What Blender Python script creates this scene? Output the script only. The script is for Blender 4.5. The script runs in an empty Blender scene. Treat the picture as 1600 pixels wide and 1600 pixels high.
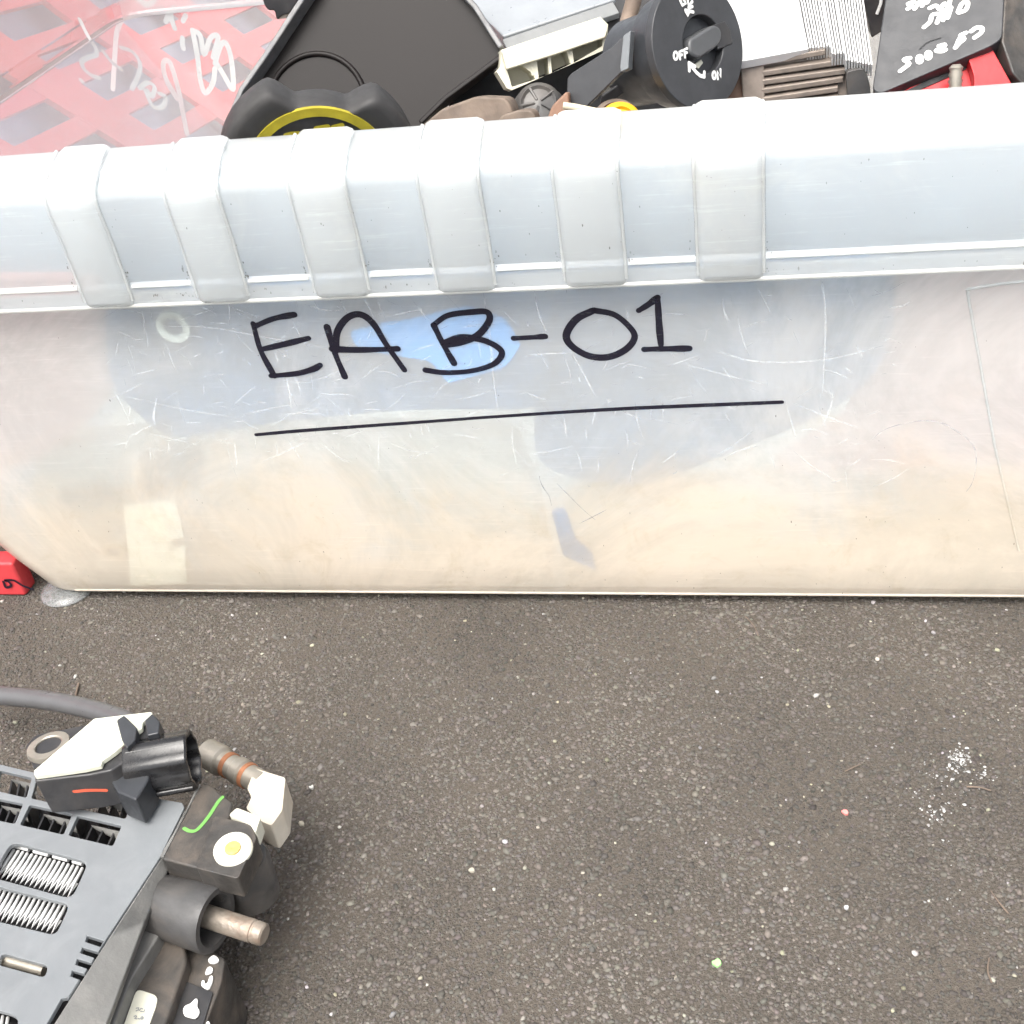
import bpy, bmesh, math, random
import numpy as np
from mathutils import Vector, Matrix
from mathutils.geometry import delaunay_2d_cdt

scene = bpy.context.scene
COL = scene.collection
MM = 0.001
R = math.radians
random.seed(7)
rng = np.random.default_rng(11)

# ------------------------------------------------------------------ camera
# all lengths in this script are millimetres, turned into metres when meshes are made
CAM = Vector((258.763, -312.033, 265.586))
PITCH, ROLL, YAW, FPX = 0.61998, -0.15293, 0.24778, 1931.0
fwd = Vector((-math.sin(YAW) * math.cos(PITCH), math.cos(YAW) * math.cos(PITCH), -math.sin(PITCH)))
rt0 = Vector((math.cos(YAW), math.sin(YAW), 0))
up0 = rt0.cross(fwd)
rgt = math.cos(ROLL) * rt0 + math.sin(ROLL) * up0
upv = rgt.cross(fwd)
cd = bpy.data.cameras.new("camera")
cam = bpy.data.objects.new("camera", cd)
COL.objects.link(cam)
cd.sensor_width = 36.0
cd.lens = 36.0 * FPX / 1600.0
cd.clip_start = 0.01
cd.clip_end = 200.0
M = Matrix.Identity(4)
for i in range(3):
    M[i][0], M[i][1], M[i][2], M[i][3] = rgt[i], upv[i], -fwd[i], CAM[i] * MM
cam.matrix_world = M
scene.camera = cam

# ------------------------------------------------------------------ sky, sun, exposure (bright overcast)
SUN_EL, SUN_AZ = 64.0, 195.0          # azimuth of the sun, degrees clockwise from +Y
world = bpy.data.worlds.new("World")
scene.world = world
world.use_nodes = True
wn = world.node_tree
wn.nodes.clear()
wo = wn.nodes.new("ShaderNodeOutputWorld")
bg = wn.nodes.new("ShaderNodeBackground")
sky = wn.nodes.new("ShaderNodeTexSky")
sky.sky_type = 'NISHITA'
sky.sun_disc = False
sky.sun_elevation = R(SUN_EL)
sky.sun_rotation = R(SUN_AZ)
sky.air_density = 1.0
sky.dust_density = 6.0
sky.ozone_density = 1.0
hs = wn.nodes.new("ShaderNodeHueSaturation")
hs.inputs['Saturation'].default_value = 0.25      # cloud cover: nearly white sky
wn.links.new(sky.outputs[0], hs.inputs['Color'])
wn.links.new(hs.outputs[0], bg.inputs[0])
bg.inputs[1].default_value = 0.15
wn.links.new(bg.outputs[0], wo.inputs[0])
sl = bpy.data.lights.new("sun", 'SUN')
sl.energy = 1.5
sl.angle = R(50)
sl.color = (1.0, 0.95, 0.87)
sun = bpy.data.objects.new("sun", sl)
COL.objects.link(sun)
sd = Vector((math.sin(R(SUN_AZ)) * math.cos(R(SUN_EL)), math.cos(R(SUN_AZ)) * math.cos(R(SUN_EL)), math.sin(R(SUN_EL))))
sun.rotation_euler = sd.to_track_quat('Z', 'Y').to_euler()
sun.location = sd * 3
vs = scene.view_settings
vs.view_transform = 'Standard'
vs.look = 'None'
vs.exposure = 1.27
vs.gamma = 1.0
vs.use_curve_mapping = False
cy = scene.cycles
cy.max_bounces = 9
cy.transparent_max_bounces = 24
cy.transmission_bounces = 7
cy.diffuse_bounces = 3
cy.glossy_bounces = 3
cy.use_adaptive_sampling = True
cy.adaptive_threshold = 0.04
cy.use_denoising = True
cy.sample_clamp_indirect = 6.0

# ------------------------------------------------------------------ helpers
def ray(px, py):
    return fwd + rgt * ((px - 800) / FPX) - upv * ((py - 800) / FPX)

class Plane:
    """A plane of the place; p(x, y) is the point of it seen at that place of the photograph."""
    def __init__(s, o, n):
        s.o = Vector(o); s.n = Vector(n).normalized()
        if s.n.dot(CAM - s.o) < 0: s.n = -s.n
    def p(s, x, y, off=0.0):
        v = ray(x, y)
        t = (s.o - CAM).dot(s.n) / v.dot(s.n)
        return CAM + v * t + s.n * off
    def pts(s, lst, off=0.0):
        return [s.p(x, y, off) for x, y in lst]

def ground_plane(z): return Plane((0, 0, z), (0, 0, 1))
def depth_plane(y): return Plane((0, y, 0), (0, -1, 0))

def lin(r, g, b):
    f = lambda c: c / 12.92 if c <= 0.04045 else ((c + 0.055) / 1.055) ** 2.4
    return (f(r / 255), f(g / 255), f(b / 255), 1.0)

def thing(name, label, cat, loc, group=None):
    o = bpy.data.objects.new(name, None)
    o.empty_display_size = 0.01
    COL.objects.link(o)
    o.location = Vector(loc) * MM
    o['label'] = label; o['category'] = cat
    if group: o['group'] = group
    return o

def origin_of(o):
    v = Vector((0, 0, 0))
    while o is not None:
        v += o.location; o = o.parent
    return v

def mesh_obj(name, verts, faces, mat, parent=None, smooth=False, bevel=0.0, seg=2, auto=None, loc=None):
    """verts in world millimetres; the object hangs under parent, its mesh kept local to it"""
    base = origin_of(parent) if parent is not None else (Vector(loc) * MM if loc is not None else Vector((0, 0, 0)))
    me = bpy.data.meshes.new(name)
    me.from_pydata([tuple(Vector(v) * MM - base) for v in verts], [], faces)
    bm = bmesh.new(); bm.from_mesh(me)
    bmesh.ops.recalc_face_normals(bm, faces=bm.faces)
    bm.to_mesh(me); bm.free()
    me.materials.append(mat)
    o = bpy.data.objects.new(name, me)
    COL.objects.link(o)
    if parent is not None: o.parent = parent
    elif loc is not None: o.location = base
    if smooth or bevel:
        me.polygons.foreach_set('use_smooth', [True] * len(me.polygons))
    if bevel:
        b = o.modifiers.new('bevel', 'BEVEL')
        b.width = bevel * MM; b.segments = seg; b.limit_method = 'ANGLE'; b.angle_limit = R(28)
        b.harden_normals = True
    elif smooth and auto:
        me.set_sharp_from_angle(angle=R(auto))
    return o

def tag(o, label=None, cat=None, group=None, kind=None):
    if label: o['label'] = label
    if cat: o['category'] = cat
    if group: o['group'] = group
    if kind: o['kind'] = kind
    return o

def prism_geo(pts, vec):
    n = len(pts); vec = Vector(vec)
    v = [Vector(p) for p in pts] + [Vector(p) + vec for p in pts]
    f = [list(range(n)), list(range(2 * n - 1, n - 1, -1))]
    f += [[i, i + n, (i + 1) % n + n, (i + 1) % n] for i in range(n)]
    return v, f

def prism(name, pts, vec, mat, parent=None, bevel=0.4, seg=2):
    v, f = prism_geo(pts, vec)
    return mesh_obj(name, v, f, mat, parent, bevel=bevel, seg=seg)

def basis(axis, hint=None):
    a = Vector(axis).normalized()
    h = Vector(hint) if hint is not None else (Vector((0, 0, 1)) if abs(a.z) < 0.9 else Vector((1, 0, 0)))
    u = (h - a * h.dot(a)).normalized()
    return a, u, a.cross(u)

def lathe_geo(profile, o, axis, n=40, hint=None, rfun=None, close=True):
    a, u, w = basis(axis, hint); o = Vector(o)
    v = []; f = []
    for k, (r, h) in enumerate(profile):
        for i in range(n):
            t = 2 * math.pi * i / n
            rr = rfun(t, r, h, k) if rfun else r
            v.append(o + a * h + (u * math.cos(t) + w * math.sin(t)) * rr)
    m = len(profile)
    for k in range(m - 1):
        for i in range(n):
            f.append([k * n + i, k * n + (i + 1) % n, (k + 1) * n + (i + 1) % n, (k + 1) * n + i])
    if close:
        f.append(list(range(n))[::-1]); f.append([(m - 1) * n + i for i in range(n)])
    return v, f

def lathe(name, profile, o, axis, mat, parent=None, n=40, hint=None, rfun=None, close=True, auto=35):
    v, f = lathe_geo(profile, o, axis, n, hint, rfun, close)
    return mesh_obj(name, v, f, mat, parent, smooth=True, auto=auto)

def catmull(pts, k=6):
    if len(pts) < 3: return [Vector(p) for p in pts]
    P = [Vector(p) for p in pts]; P = [2 * P[0] - P[1]] + P + [2 * P[-1] - P[-2]]
    out = []
    for i in range(1, len(P) - 2):
        p0, p1, p2, p3 = P[i - 1:i + 3]
        for j in range(k):
            t = j / k
            out.append(0.5 * ((2 * p1) + (p2 - p0) * t + (2 * p0 - 5 * p1 + 4 * p2 - p3) * t * t + (3 * p1 - p0 - 3 * p2 + p3) * t ** 3))
    out.append(P[-2])
    return out

def tube_geo(path, rad, n=10, caps=True):
    v = []; f = []; m = len(path)
    prev = None
    for i, p in enumerate(path):
        d = (path[min(i + 1, m - 1)] - path[max(i - 1, 0)]).normalized()
        if prev is None: _, u, w = basis(d)
        else:
            u = (prev - d * prev.dot(d)).normalized(); w = d.cross(u)
        prev = u
        r = rad[i] if isinstance(rad, (list, tuple)) else rad
        for k in range(n):
            t = 2 * math.pi * k / n
            v.append(p + (u * math.cos(t) + w * math.sin(t)) * r)
    for i in range(m - 1):
        for k in range(n):
            f.append([i * n + k, i * n + (k + 1) % n, (i + 1) * n + (k + 1) % n, (i + 1) * n + k])
    if caps:
        f.append(list(range(n))[::-1]); f.append([(m - 1) * n + k for k in range(n)])
    return v, f

def tube(name, path, rad, mat, parent=None, n=12):
    v, f = tube_geo([Vector(p) for p in path], rad, n)
    return mesh_obj(name, v, f, mat, parent, smooth=True, auto=50)

LIFT = [0]
def ribbon_geo(path, width, normal, lift=0.1, thick=0.12):
    """a thin film of paint or ink along path with round ends"""
    n = Vector(normal).normalized(); m = len(path)
    L = []; Rr = []
    for i, p in enumerate(path):
        d = (path[min(i + 1, m - 1)] - path[max(i - 1, 0)]).normalized()
        s = n.cross(d).normalized()
        w = (width(i / (m - 1)) if callable(width) else width) * 0.5
        L.append(p + s * w); Rr.append(p - s * w)
    def cap(c, a, b, d):
        out = []
        r = (a - c).length; u = (a - c).normalized(); d = d.normalized()
        for k in range(1, 5):
            t = math.pi * k / 5
            out.append(c + u * r * math.cos(t) + d * r * math.sin(t))
        return out
    d0 = (path[0] - path[1]); d1 = (path[-1] - path[-2])
    v = L + Rr; f = []
    for i in range(m - 1): f.append([i, i + 1, m + i + 1, m + i])
    c0 = cap(path[0], L[0], Rr[0], d0); c1 = cap(path[-1], Rr[-1], L[-1], d1)
    b = len(v); v = v + c0; f.append([0, m] + list(range(b + 3, b - 1, -1)))
    b = len(v); v = v + c1; f.append([2 * m - 1, m - 1] + list(range(b + 3, b - 1, -1)))
    v = [p + n * lift for p in v]
    return v, f

def join_geo(parts):
    V = []; F = []
    for v, f in parts:
        b = len(V); V += list(v); F += [[i + b for i in q] for q in f]
    return V, F

def strokes(name, plane, lists, width, mat, parent, lift=0.1, smooth=True):
    """painted strokes: lists of pixel polylines laid on a plane"""
    geos = []
    for l in lists:
        pts = plane.pts(l)
        path = catmull(pts, 6) if smooth else [Vector(p) for p in pts]
        LIFT[0] = (LIFT[0] + 1) % 9
        geos.append(ribbon_geo(path, width, plane.n, lift + 0.012 * LIFT[0]))
    v, f = join_geo(geos)
    return mesh_obj(name, v, f, mat, parent)

def blob_geo(pts, n, lift):
    v = [Vector(p) + n * lift for p in pts]
    return v, [list(range(len(v)))]

def holed_plate(name, outer, holes, vec, mat, parent, bevel=0.25):
    """a plate with openings: outer and holes are coplanar world points"""
    o = outer[0]; nrm = Vector(vec).normalized()
    e1 = (outer[1] - o).normalized(); e1 = (e1 - nrm * e1.dot(nrm)).normalized(); e2 = nrm.cross(e1)
    to2 = lambda p: Vector(((p - o).dot(e1), (p - o).dot(e2)))
    loops = [outer] + holes
    P2 = []; E = []; src = []
    for lp in loops:
        b = len(P2); k = len(lp)
        P2 += [to2(p) for p in lp]; src += lp
        E += [(b + i, b + (i + 1) % k) for i in range(k)]
    vv, ee, ff, _, _, _ = delaunay_2d_cdt(P2, E, [], 0, 1e-5)
    def inside(pt, lp):
        q = [to2(p) for p in lp]; c = False; j = len(q) - 1
        for i in range(len(q)):
            if (q[i].y > pt.y) != (q[j].y > pt.y) and pt.x < (q[j].x - q[i].x) * (pt.y - q[i].y) / (q[j].y - q[i].y) + q[i].x: c = not c
            j = i
        return c
    top = [o + e1 * p.x + e2 * p.y for p in vv]
    keep = []
    for t in ff:
        c = sum((vv[i] for i in t), Vector((0, 0))) / len(t)
        if inside(c, outer) and not any(inside(c, h) for h in holes): keep.append(list(t))
    n = len(top); V = top + [p + Vector(vec) for p in top]
    F = [t for t in keep] + [[i + n for i in t[::-1]] for t in keep]
    cnt = {}
    for t in keep:
        for i in range(len(t)):
            a, b = t[i], t[(i + 1) % len(t)]
            cnt[(a, b)] = 1
    for (a, b) in list(cnt):
        if (b, a) not in cnt: F.append([b, a, a + n, b + n])
    return mesh_obj(name, V, F, mat, parent, bevel=bevel, seg=2)

def rounded(pts, r, k=4):
    """round the corners of a polygon of world points"""
    out = []; n = len(pts)
    for i in range(n):
        p, a, b = pts[i], pts[i - 1], pts[(i + 1) % n]
        u = (a - p); w = (b - p)
        ru = min(r, u.length * 0.45); rw = min(r, w.length * 0.45)
        A = p + u.normalized() * ru; B = p + w.normalized() * rw
        for j in range(k + 1):
            t = j / k
            out.append(A * (1 - t) ** 2 + p * 2 * t * (1 - t) + B * t * t)
    return out

# ------------------------------------------------------------------ materials
class NT:
    def __init__(s, name):
        s.m = bpy.data.materials.new(name); s.m.use_nodes = True
        s.t = s.m.node_tree; s.t.nodes.clear()
        s.out = s.n('ShaderNodeOutputMaterial')
    def n(s, kind, **kw):
        nd = s.t.nodes.new(kind)
        for k, v in kw.items(): setattr(nd, k, v)
        return nd
    def l(s, a, b): s.t.links.new(a, b)
    def noise(s, scale, detail=4, rough=0.55, vec=None, dist=0.0):
        nd = s.n('ShaderNodeTexNoise')
        nd.inputs['Scale'].default_value = scale; nd.inputs['Detail'].default_value = detail
        nd.inputs['Roughness'].default_value = rough; nd.inputs['Distortion'].default_value = dist
        if vec is not None: s.l(vec, nd.inputs['Vector'])
        return nd.outputs[0]
    def pos(s):
        return s.n('ShaderNodeNewGeometry').outputs['Position']
    def ramp(s, fac, stops):
        r = s.n('ShaderNodeValToRGB'); e = r.color_ramp.elements
        while len(e) < len(stops): e.new(0.5)
        for el, (p, c) in zip(e, stops):
            el.position = p; el.color = c if len(c) == 4 else (*c, 1)
        s.l(fac, r.inputs[0]); return r.outputs[0]
    def rng(s, v, a, b, c=0.0, d=1.0):
        m = s.n('ShaderNodeMapRange'); m.interpolation_type = 'SMOOTHSTEP'
        for i, x in zip((1, 2, 3, 4), (a, b, c, d)): m.inputs[i].default_value = x
        s.l(v, m.inputs[0]); return m.outputs[0]
    def math(s, op, a, b=None):
        m = s.n('ShaderNodeMath', operation=op)
        for i, x in ((0, a), (1, b)):
            if x is None: continue
            if isinstance(x, (int, float)): m.inputs[i].default_value = x
            else: s.l(x, m.inputs[i])
        return m.outputs[0]
    def mix(s, fac, a, b):
        m = s.n('ShaderNodeMix', data_type='RGBA')
        for sock, x in ((m.inputs[0], fac), (m.inputs[6], a), (m.inputs[7], b)):
            if isinstance(x, (int, float)): sock.default_value = x
            elif isinstance(x, tuple): sock.default_value = x
            else: s.l(x, sock)
        return m.outputs[2]

def solid(name, col, rough=0.5, metal=0.0, var=0.12, scale=180.0, dust=0.0, dustcol=(0.32, 0.27, 0.22, 1), bump=0.06, spec=0.5, bscale=900.0, rvar=1.0):
    t = NT(name)
    p = t.n('ShaderNodeBsdfPrincipled')
    pos = t.pos()
    n1 = t.noise(scale, 5, 0.6, pos)
    lo = tuple(c * (1 - var) for c in col[:3]) + (1,); hi = tuple(min(1, c * (1 + var)) for c in col[:3]) + (1,)
    c = t.ramp(n1, [(0.3, lo), (0.7, hi)])
    if dust:
        n2 = t.noise(70.0, 6, 0.65, pos, 0.6)
        c = t.mix(t.math('MULTIPLY', t.rng(n2, 0.42, 0.72), dust), c, dustcol)
    t.l(c, p.inputs['Base Color'])
    t.l(t.rng(t.noise(260.0, 3, 0.6, pos), 0.3, 0.7, max(0.03, rough - 0.08 * rvar), min(1, rough + 0.1 * rvar)), p.inputs['Roughness'])
    p.inputs['Metallic'].default_value = metal
    p.inputs['Specular IOR Level'].default_value = spec
    if bump:
        b = t.n('ShaderNodeBump'); b.inputs['Strength'].default_value = bump; b.inputs['Distance'].default_value = 0.0004
        t.l(t.noise(bscale, 3, 0.6, pos), b.inputs['Height']); t.l(b.outputs[0], p.inputs['Normal'])
    t.l(p.outputs[0], t.out.inputs[0])
    return t.m

def plastic(name, dirty, clear, tint=(0.90, 0.915, 0.93, 1), blur=0.2, through=(0.95, 0.98, 1.0, 1)):
    """milky polypropylene: partly see-through with blur that grows with distance, partly white scatter"""
    t = NT(name)
    pos = t.pos()
    sx = t.n('ShaderNodeSeparateXYZ'); t.l(pos, sx.inputs[0])
    nz = t.noise(24.0, 5, 0.68, pos, 0.5)
    if dirty:
        edge = t.math('ADD', sx.outputs[2], t.math('MULTIPLY', t.math('SUBTRACT', nz, 0.5), 0.10))
        low = t.rng(edge, 0.075, 0.020)                      # dust film that has settled low in the tub
        grime = t.rng(t.noise(75.0, 4, 0.75, pos, 0.8), 0.50, 0.74)
        col = t.mix(t.math('MULTIPLY', low, 0.9), tint, (0.98, 0.85, 0.71, 1))
        col = t.mix(t.math('MULTIPLY', t.math('MULTIPLY', low, grime), 0.35), col, (0.74, 0.60, 0.42, 1))
        haze = t.math('ADD', t.math('MULTIPLY', low, 0.12), t.math('MULTIPLY', t.rng(t.noise(13.0, 6, 0.7, pos, 0.9), 0.42, 0.66), 0.13))
    else:
        g = t.rng(nz, 0.52, 0.75)
        col = t.mix(t.math('MULTIPLY', g, 0.35), tint, (0.88, 0.83, 0.74, 1))
        haze = t.math('MULTIPLY', g, 0.05)
    scr = t.n('ShaderNodeMapping'); scr.inputs['Rotation'].default_value = (0.2, 0.35, 0.1); scr.inputs['Scale'].default_value = (45, 45, 900)
    t.l(pos, scr.inputs[0])
    scuff = t.rng(t.noise(1.0, 4, 0.75, scr.outputs[0]), 0.52, 0.72)
    scuff = t.math('MULTIPLY', scuff, t.rng(nz, 0.42, 0.60))
    haze = t.math('ADD', haze, t.math('MULTIPLY', scuff, 0.06))
    cl = t.math('MAXIMUM', t.math('SUBTRACT', clear, haze), 0.05)
    dif = t.n('ShaderNodeBsdfDiffuse'); tra = t.n('ShaderNodeBsdfTranslucent')
    t.l(col, dif.inputs[0]); t.l(col, tra.inputs[0])
    m1 = t.n('ShaderNodeMixShader'); m1.inputs[0].default_value = 0.36
    t.l(dif.outputs[0], m1.inputs[1]); t.l(tra.outputs[0], m1.inputs[2])
    ref = t.n('ShaderNodeBsdfRefraction'); ref.inputs['IOR'].default_value = 1.06; ref.inputs['Roughness'].default_value = blur
    ref.inputs['Color'].default_value = through
    m2 = t.n('ShaderNodeMixShader'); t.l(cl, m2.inputs[0])
    t.l(m1.outputs[0], m2.inputs[1]); t.l(ref.outputs[0], m2.inputs[2])
    gl = t.n('ShaderNodeBsdfGlossy'); gl.inputs['Roughness'].default_value = 0.16
    fr = t.n('ShaderNodeFresnel'); fr.inputs['IOR'].default_value = 1.45
    b = t.n('ShaderNodeBump'); b.inputs['Strength'].default_value = 0.12; b.inputs['Distance'].default_value = 0.0006
    t.l(t.noise(120.0, 2, 0.6, pos), b.inputs['Height'])
    t.l(b.outputs[0], gl.inputs['Normal'])
    m3 = t.n('ShaderNodeMixShader'); t.l(t.math('MINIMUM', fr.outputs[0], 0.35), m3.inputs[0])
    t.l(m2.outputs[0], m3.inputs[1]); t.l(gl.outputs[0], m3.inputs[2])
    t.l(m3.outputs[0], t.out.inputs[0])
    return t.m

M_WALL = plastic('milky_plastic_wall', True, 0.58, (0.955, 0.928, 0.895, 1), 0.10, (0.84, 0.95, 1.0, 1))
M_END = plastic('milky_plastic_end', False, 0.78, (0.95, 0.93, 0.91, 1), 0.05)
M_RIM = plastic('milky_plastic_rim', False, 0.57, (0.77, 0.785, 0.785, 1), 0.16)
M_RIB = plastic('milky_plastic_rib', False, 0.64, (0.93, 0.93, 0.905, 1), 0.14)
M_CLEAR = plastic('clear_foot_plastic', False, 0.84, (0.8, 0.82, 0.82, 1), 0.08)
M_EDGE = plastic('milky_plastic_thick', False, 0.40, (0.88, 0.87, 0.83, 1))
def ink():
    t = NT('marker_ink'); p = t.n('ShaderNodeBsdfPrincipled'); tr = t.n('ShaderNodeBsdfTransparent'); m = t.n('ShaderNodeMixShader')
    p.inputs['Base Color'].default_value = (0.007, 0.005, 0.014, 1); p.inputs['Roughness'].default_value = 0.45
    mp = t.n('ShaderNodeMapping'); mp.inputs['Scale'].default_value = (500, 500, 1400); t.l(t.pos(), mp.inputs[0])
    t.l(t.rng(t.noise(1.0, 4, 0.7, mp.outputs[0]), 0.30, 0.52, 0.76, 0.985), m.inputs[0])
    t.l(tr.outputs[0], m.inputs[1]); t.l(p.outputs[0], m.inputs[2]); t.l(m.outputs[0], t.out.inputs[0]); return t.m
M_INK = ink()
M_WHITEPAINT = solid('white_paint_pen', (0.66, 0.66, 0.64, 1), 0.5, var=0.06, bump=0.1)
M_BLACK = solid('black_plastic', (0.022, 0.022, 0.024, 1), 0.42, var=0.3, dust=0.25, dustcol=(0.10, 0.09, 0.08, 1))
M_BLACK_CLEAN = solid('black_moulded_plastic', (0.030, 0.032, 0.036, 1), 0.36, var=0.2)
M_GREYBLACK = solid('grey_black_plastic', (0.032, 0.033, 0.036, 1), 0.45, var=0.15)
M_GLOSSBLACK = solid('glossy_black_plastic', (0.010, 0.010, 0.011, 1), 0.24, var=0.2, dust=0.12, dustcol=(0.1, 0.09, 0.08, 1))
M_CAP = solid('dusty_cap_plastic', (0.032, 0.031, 0.031, 1), 0.6, var=0.15, dust=0.25, dustcol=(0.065, 0.06, 0.056, 1), spec=0.35)
M_SHROUD = solid('brown_black_plastic', (0.0085, 0.0064, 0.0060, 1), 0.45, var=0.08, scale=12, bump=0.02, spec=0.2, rvar=0.0)
M_YELLOW = solid('yellow_print', (0.30, 0.25, 0.012, 1), 0.55, var=0.2)
M_ALU = solid('cast_aluminium', (0.62, 0.62, 0.61, 1), 0.42, metal=0.35, var=0.05, bump=0.1)
M_ALUDARK = solid('dirty_aluminium', (0.19, 0.157, 0.133, 1), 0.55, metal=0.3, var=0.2, dust=0.3)
M_GREYTOP = solid('light_grey_metal', (0.27, 0.285, 0.30, 1), 0.35, metal=0.2, var=0.05)
M_CREAM = solid('cream_nylon', (0.56, 0.54, 0.43, 1), 0.45, var=0.06, dust=0.12)
M_TAN = solid('dirty_tan_plastic', (0.15, 0.112, 0.085, 1), 0.65, var=0.35, scale=120, dust=0.8, dustcol=(0.10, 0.075, 0.06, 1), bump=0.3)
M_OLDCREAM = solid('old_cream_plastic', (0.50, 0.43, 0.31, 1), 0.5, var=0.15, dust=0.4)
M_BROWN = solid('brown_plastic', (0.20, 0.11, 0.07, 1), 0.55, var=0.25, dust=0.3)
M_YELPLUG = solid('yellow_plastic', (0.60, 0.32, 0.01, 1), 0.4, var=0.1)
M_RED = solid('red_plastic', (0.38, 0.010, 0.014, 1), 0.38, var=0.12)
M_CRATE = solid('crate_red', (0.52, 0.045, 0.052, 1), 0.45, var=0.1)
M_STEEL = solid('dull_zinc', (0.36, 0.33, 0.28, 1), 0.4, metal=0.7, var=0.15, dust=0.25)
M_RUST = solid('rusty_steel', (0.27, 0.235, 0.195, 1), 0.5, metal=0.4, var=0.3, scale=260, dust=0.75, dustcol=(0.24, 0.14, 0.09, 1), bump=0.5)
M_COPPER = solid('copper_band', (0.33, 0.14, 0.07, 1), 0.45, metal=0.4, var=0.2)
M_PLATE = solid('grey_plate_plastic', (0.150, 0.160, 0.168, 1), 0.42, var=0.08, scale=60, spec=0.4, dust=0.25, dustcol=(0.24, 0.25, 0.255, 1))
M_PLATEEDGE = solid('worn_grey_plastic', (0.125, 0.124, 0.118, 1), 0.5, var=0.15, dust=0.6, dustcol=(0.21, 0.20, 0.185, 1), bump=0.3)
M_DARKGREY = solid('dirty_dark_grey_plastic', (0.040, 0.037, 0.034, 1), 0.5, var=0.3, dust=0.85, dustcol=(0.105, 0.085, 0.068, 1), bump=0.4, bscale=500.0)
M_RUBBER = solid('grey_rubber', (0.050, 0.049, 0.049, 1), 0.5, var=0.25, dust=0.5, dustcol=(0.10, 0.085, 0.07, 1), bump=0.2)
M_FIN = solid('bright_aluminium_fin', (0.62, 0.62, 0.61, 1), 0.35, metal=0.25, var=0.03, bump=0)
M_HOLE = solid('near_black_and_cavity_shade', (0.008, 0.008, 0.009, 1), 0.6, var=0.2)  # near black; also puts the shade of openings into the colour
M_LABEL = solid('paper_label', (0.56, 0.55, 0.46, 1), 0.6, var=0.05)
M_GREENINK = solid('green_paint_pen', (0.12, 0.30, 0.07, 1), 0.5)
M_REDINK = solid('orange_paint_pen', (0.45, 0.08, 0.04, 1), 0.5)
M_SENSORTOP = solid('cream_resin_cover', (0.56, 0.57, 0.47, 1), 0.45, var=0.06, dust=0.15, dustcol=(0.62, 0.58, 0.36, 1), bump=0.25, bscale=300)
M_BLUE = solid('light_blue_plastic', (0.14, 0.52, 1.0, 1), 0.45, var=0.05)
M_NAVY = solid('dark_slate_panel', (0.008, 0.165, 0.36, 1), 0.5, var=0.5, scale=45)
M_CRATEFILL = solid('blue_grey_backdrop', (0.26, 0.29, 0.40, 1), 0.6, var=0.3, scale=40)
M_PINK = solid('faded_red_plastic', (0.85, 0.42, 0.36, 1), 0.5, var=0.1)
M_BONE = solid('pale_beige_plastic', (0.60, 0.49, 0.36, 1), 0.6, var=0.1, scale=60)

# ------------------------------------------------------------------ ground: worn asphalt
def asphalt():
    t = NT('asphalt'); pos = t.pos()
    p = t.n('ShaderNodeBsdfPrincipled')
    a = t.noise(1100.0, 4, 0.7, pos); b = t.noise(28.0, 5, 0.6, pos, 0.3); c = t.noise(2400.0, 2, 0.6, pos)
    col = t.ramp(a, [(0.30, (0.036, 0.031, 0.026)), (0.5, (0.080, 0.069, 0.058)), (0.70, (0.145, 0.127, 0.108))])
    col = t.mix(t.rng(b, 0.35, 0.68, 0.0, 0.45), col, (0.108, 0.091, 0.074, 1))
    v = t.n('ShaderNodeTexVoronoi'); v.inputs['Scale'].default_value = 330.0; t.l(pos, v.inputs['Vector'])
    sp = t.math('MULTIPLY', t.rng(v.outputs['Distance'], 0.20, 0.12), t.rng(t.noise(420.0, 2, 0.5, pos), 0.60, 0.66))
    col = t.mix(t.math('MULTIPLY', sp, 0.7), col, (0.42, 0.39, 0.33, 1))
    t.l(col, p.inputs['Base Color']); p.inputs['Roughness'].default_value = 0.85
    p.inputs['Specular IOR Level'].default_value = 0.3
    bp = t.n('ShaderNodeBump'); bp.inputs['Strength'].default_value = 0.9; bp.inputs['Distance'].default_value = 0.0011
    t.l(t.math('ADD', a, t.math('MULTIPLY', c, 0.3)), bp.inputs['Height']); t.l(bp.outputs[0], p.inputs['Normal'])
    t.l(p.outputs[0], t.out.inputs[0]); return t.m
M_ASPHALT = asphalt()
g = mesh_obj('ground', [(-30000, -30000, 0), (30000, -30000, 0), (30000, 30000, 0), (-30000, 30000, 0)], [[0, 1, 2, 3]], M_ASPHALT)
tag(g, 'dark grey brown worn asphalt ground', kind='structure')

def grain_mat(name, rough=0.8):
    t = NT(name); p = t.n('ShaderNodeBsdfPrincipled')
    at = t.n('ShaderNodeAttribute'); at.attribute_name = 'col'
    t.l(at.outputs['Color'], p.inputs['Base Color']); p.inputs['Roughness'].default_value = rough
    t.l(p.outputs[0], t.out.inputs[0]); return t.m

ICO = bmesh.new(); bmesh.ops.create_icosphere(ICO, subdivisions=1, radius=1.0)
IV = np.array([v.co[:] for v in ICO.verts]); IF = np.array([[v.index for v in f.verts] for f in ICO.faces]); ICO.free()

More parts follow.
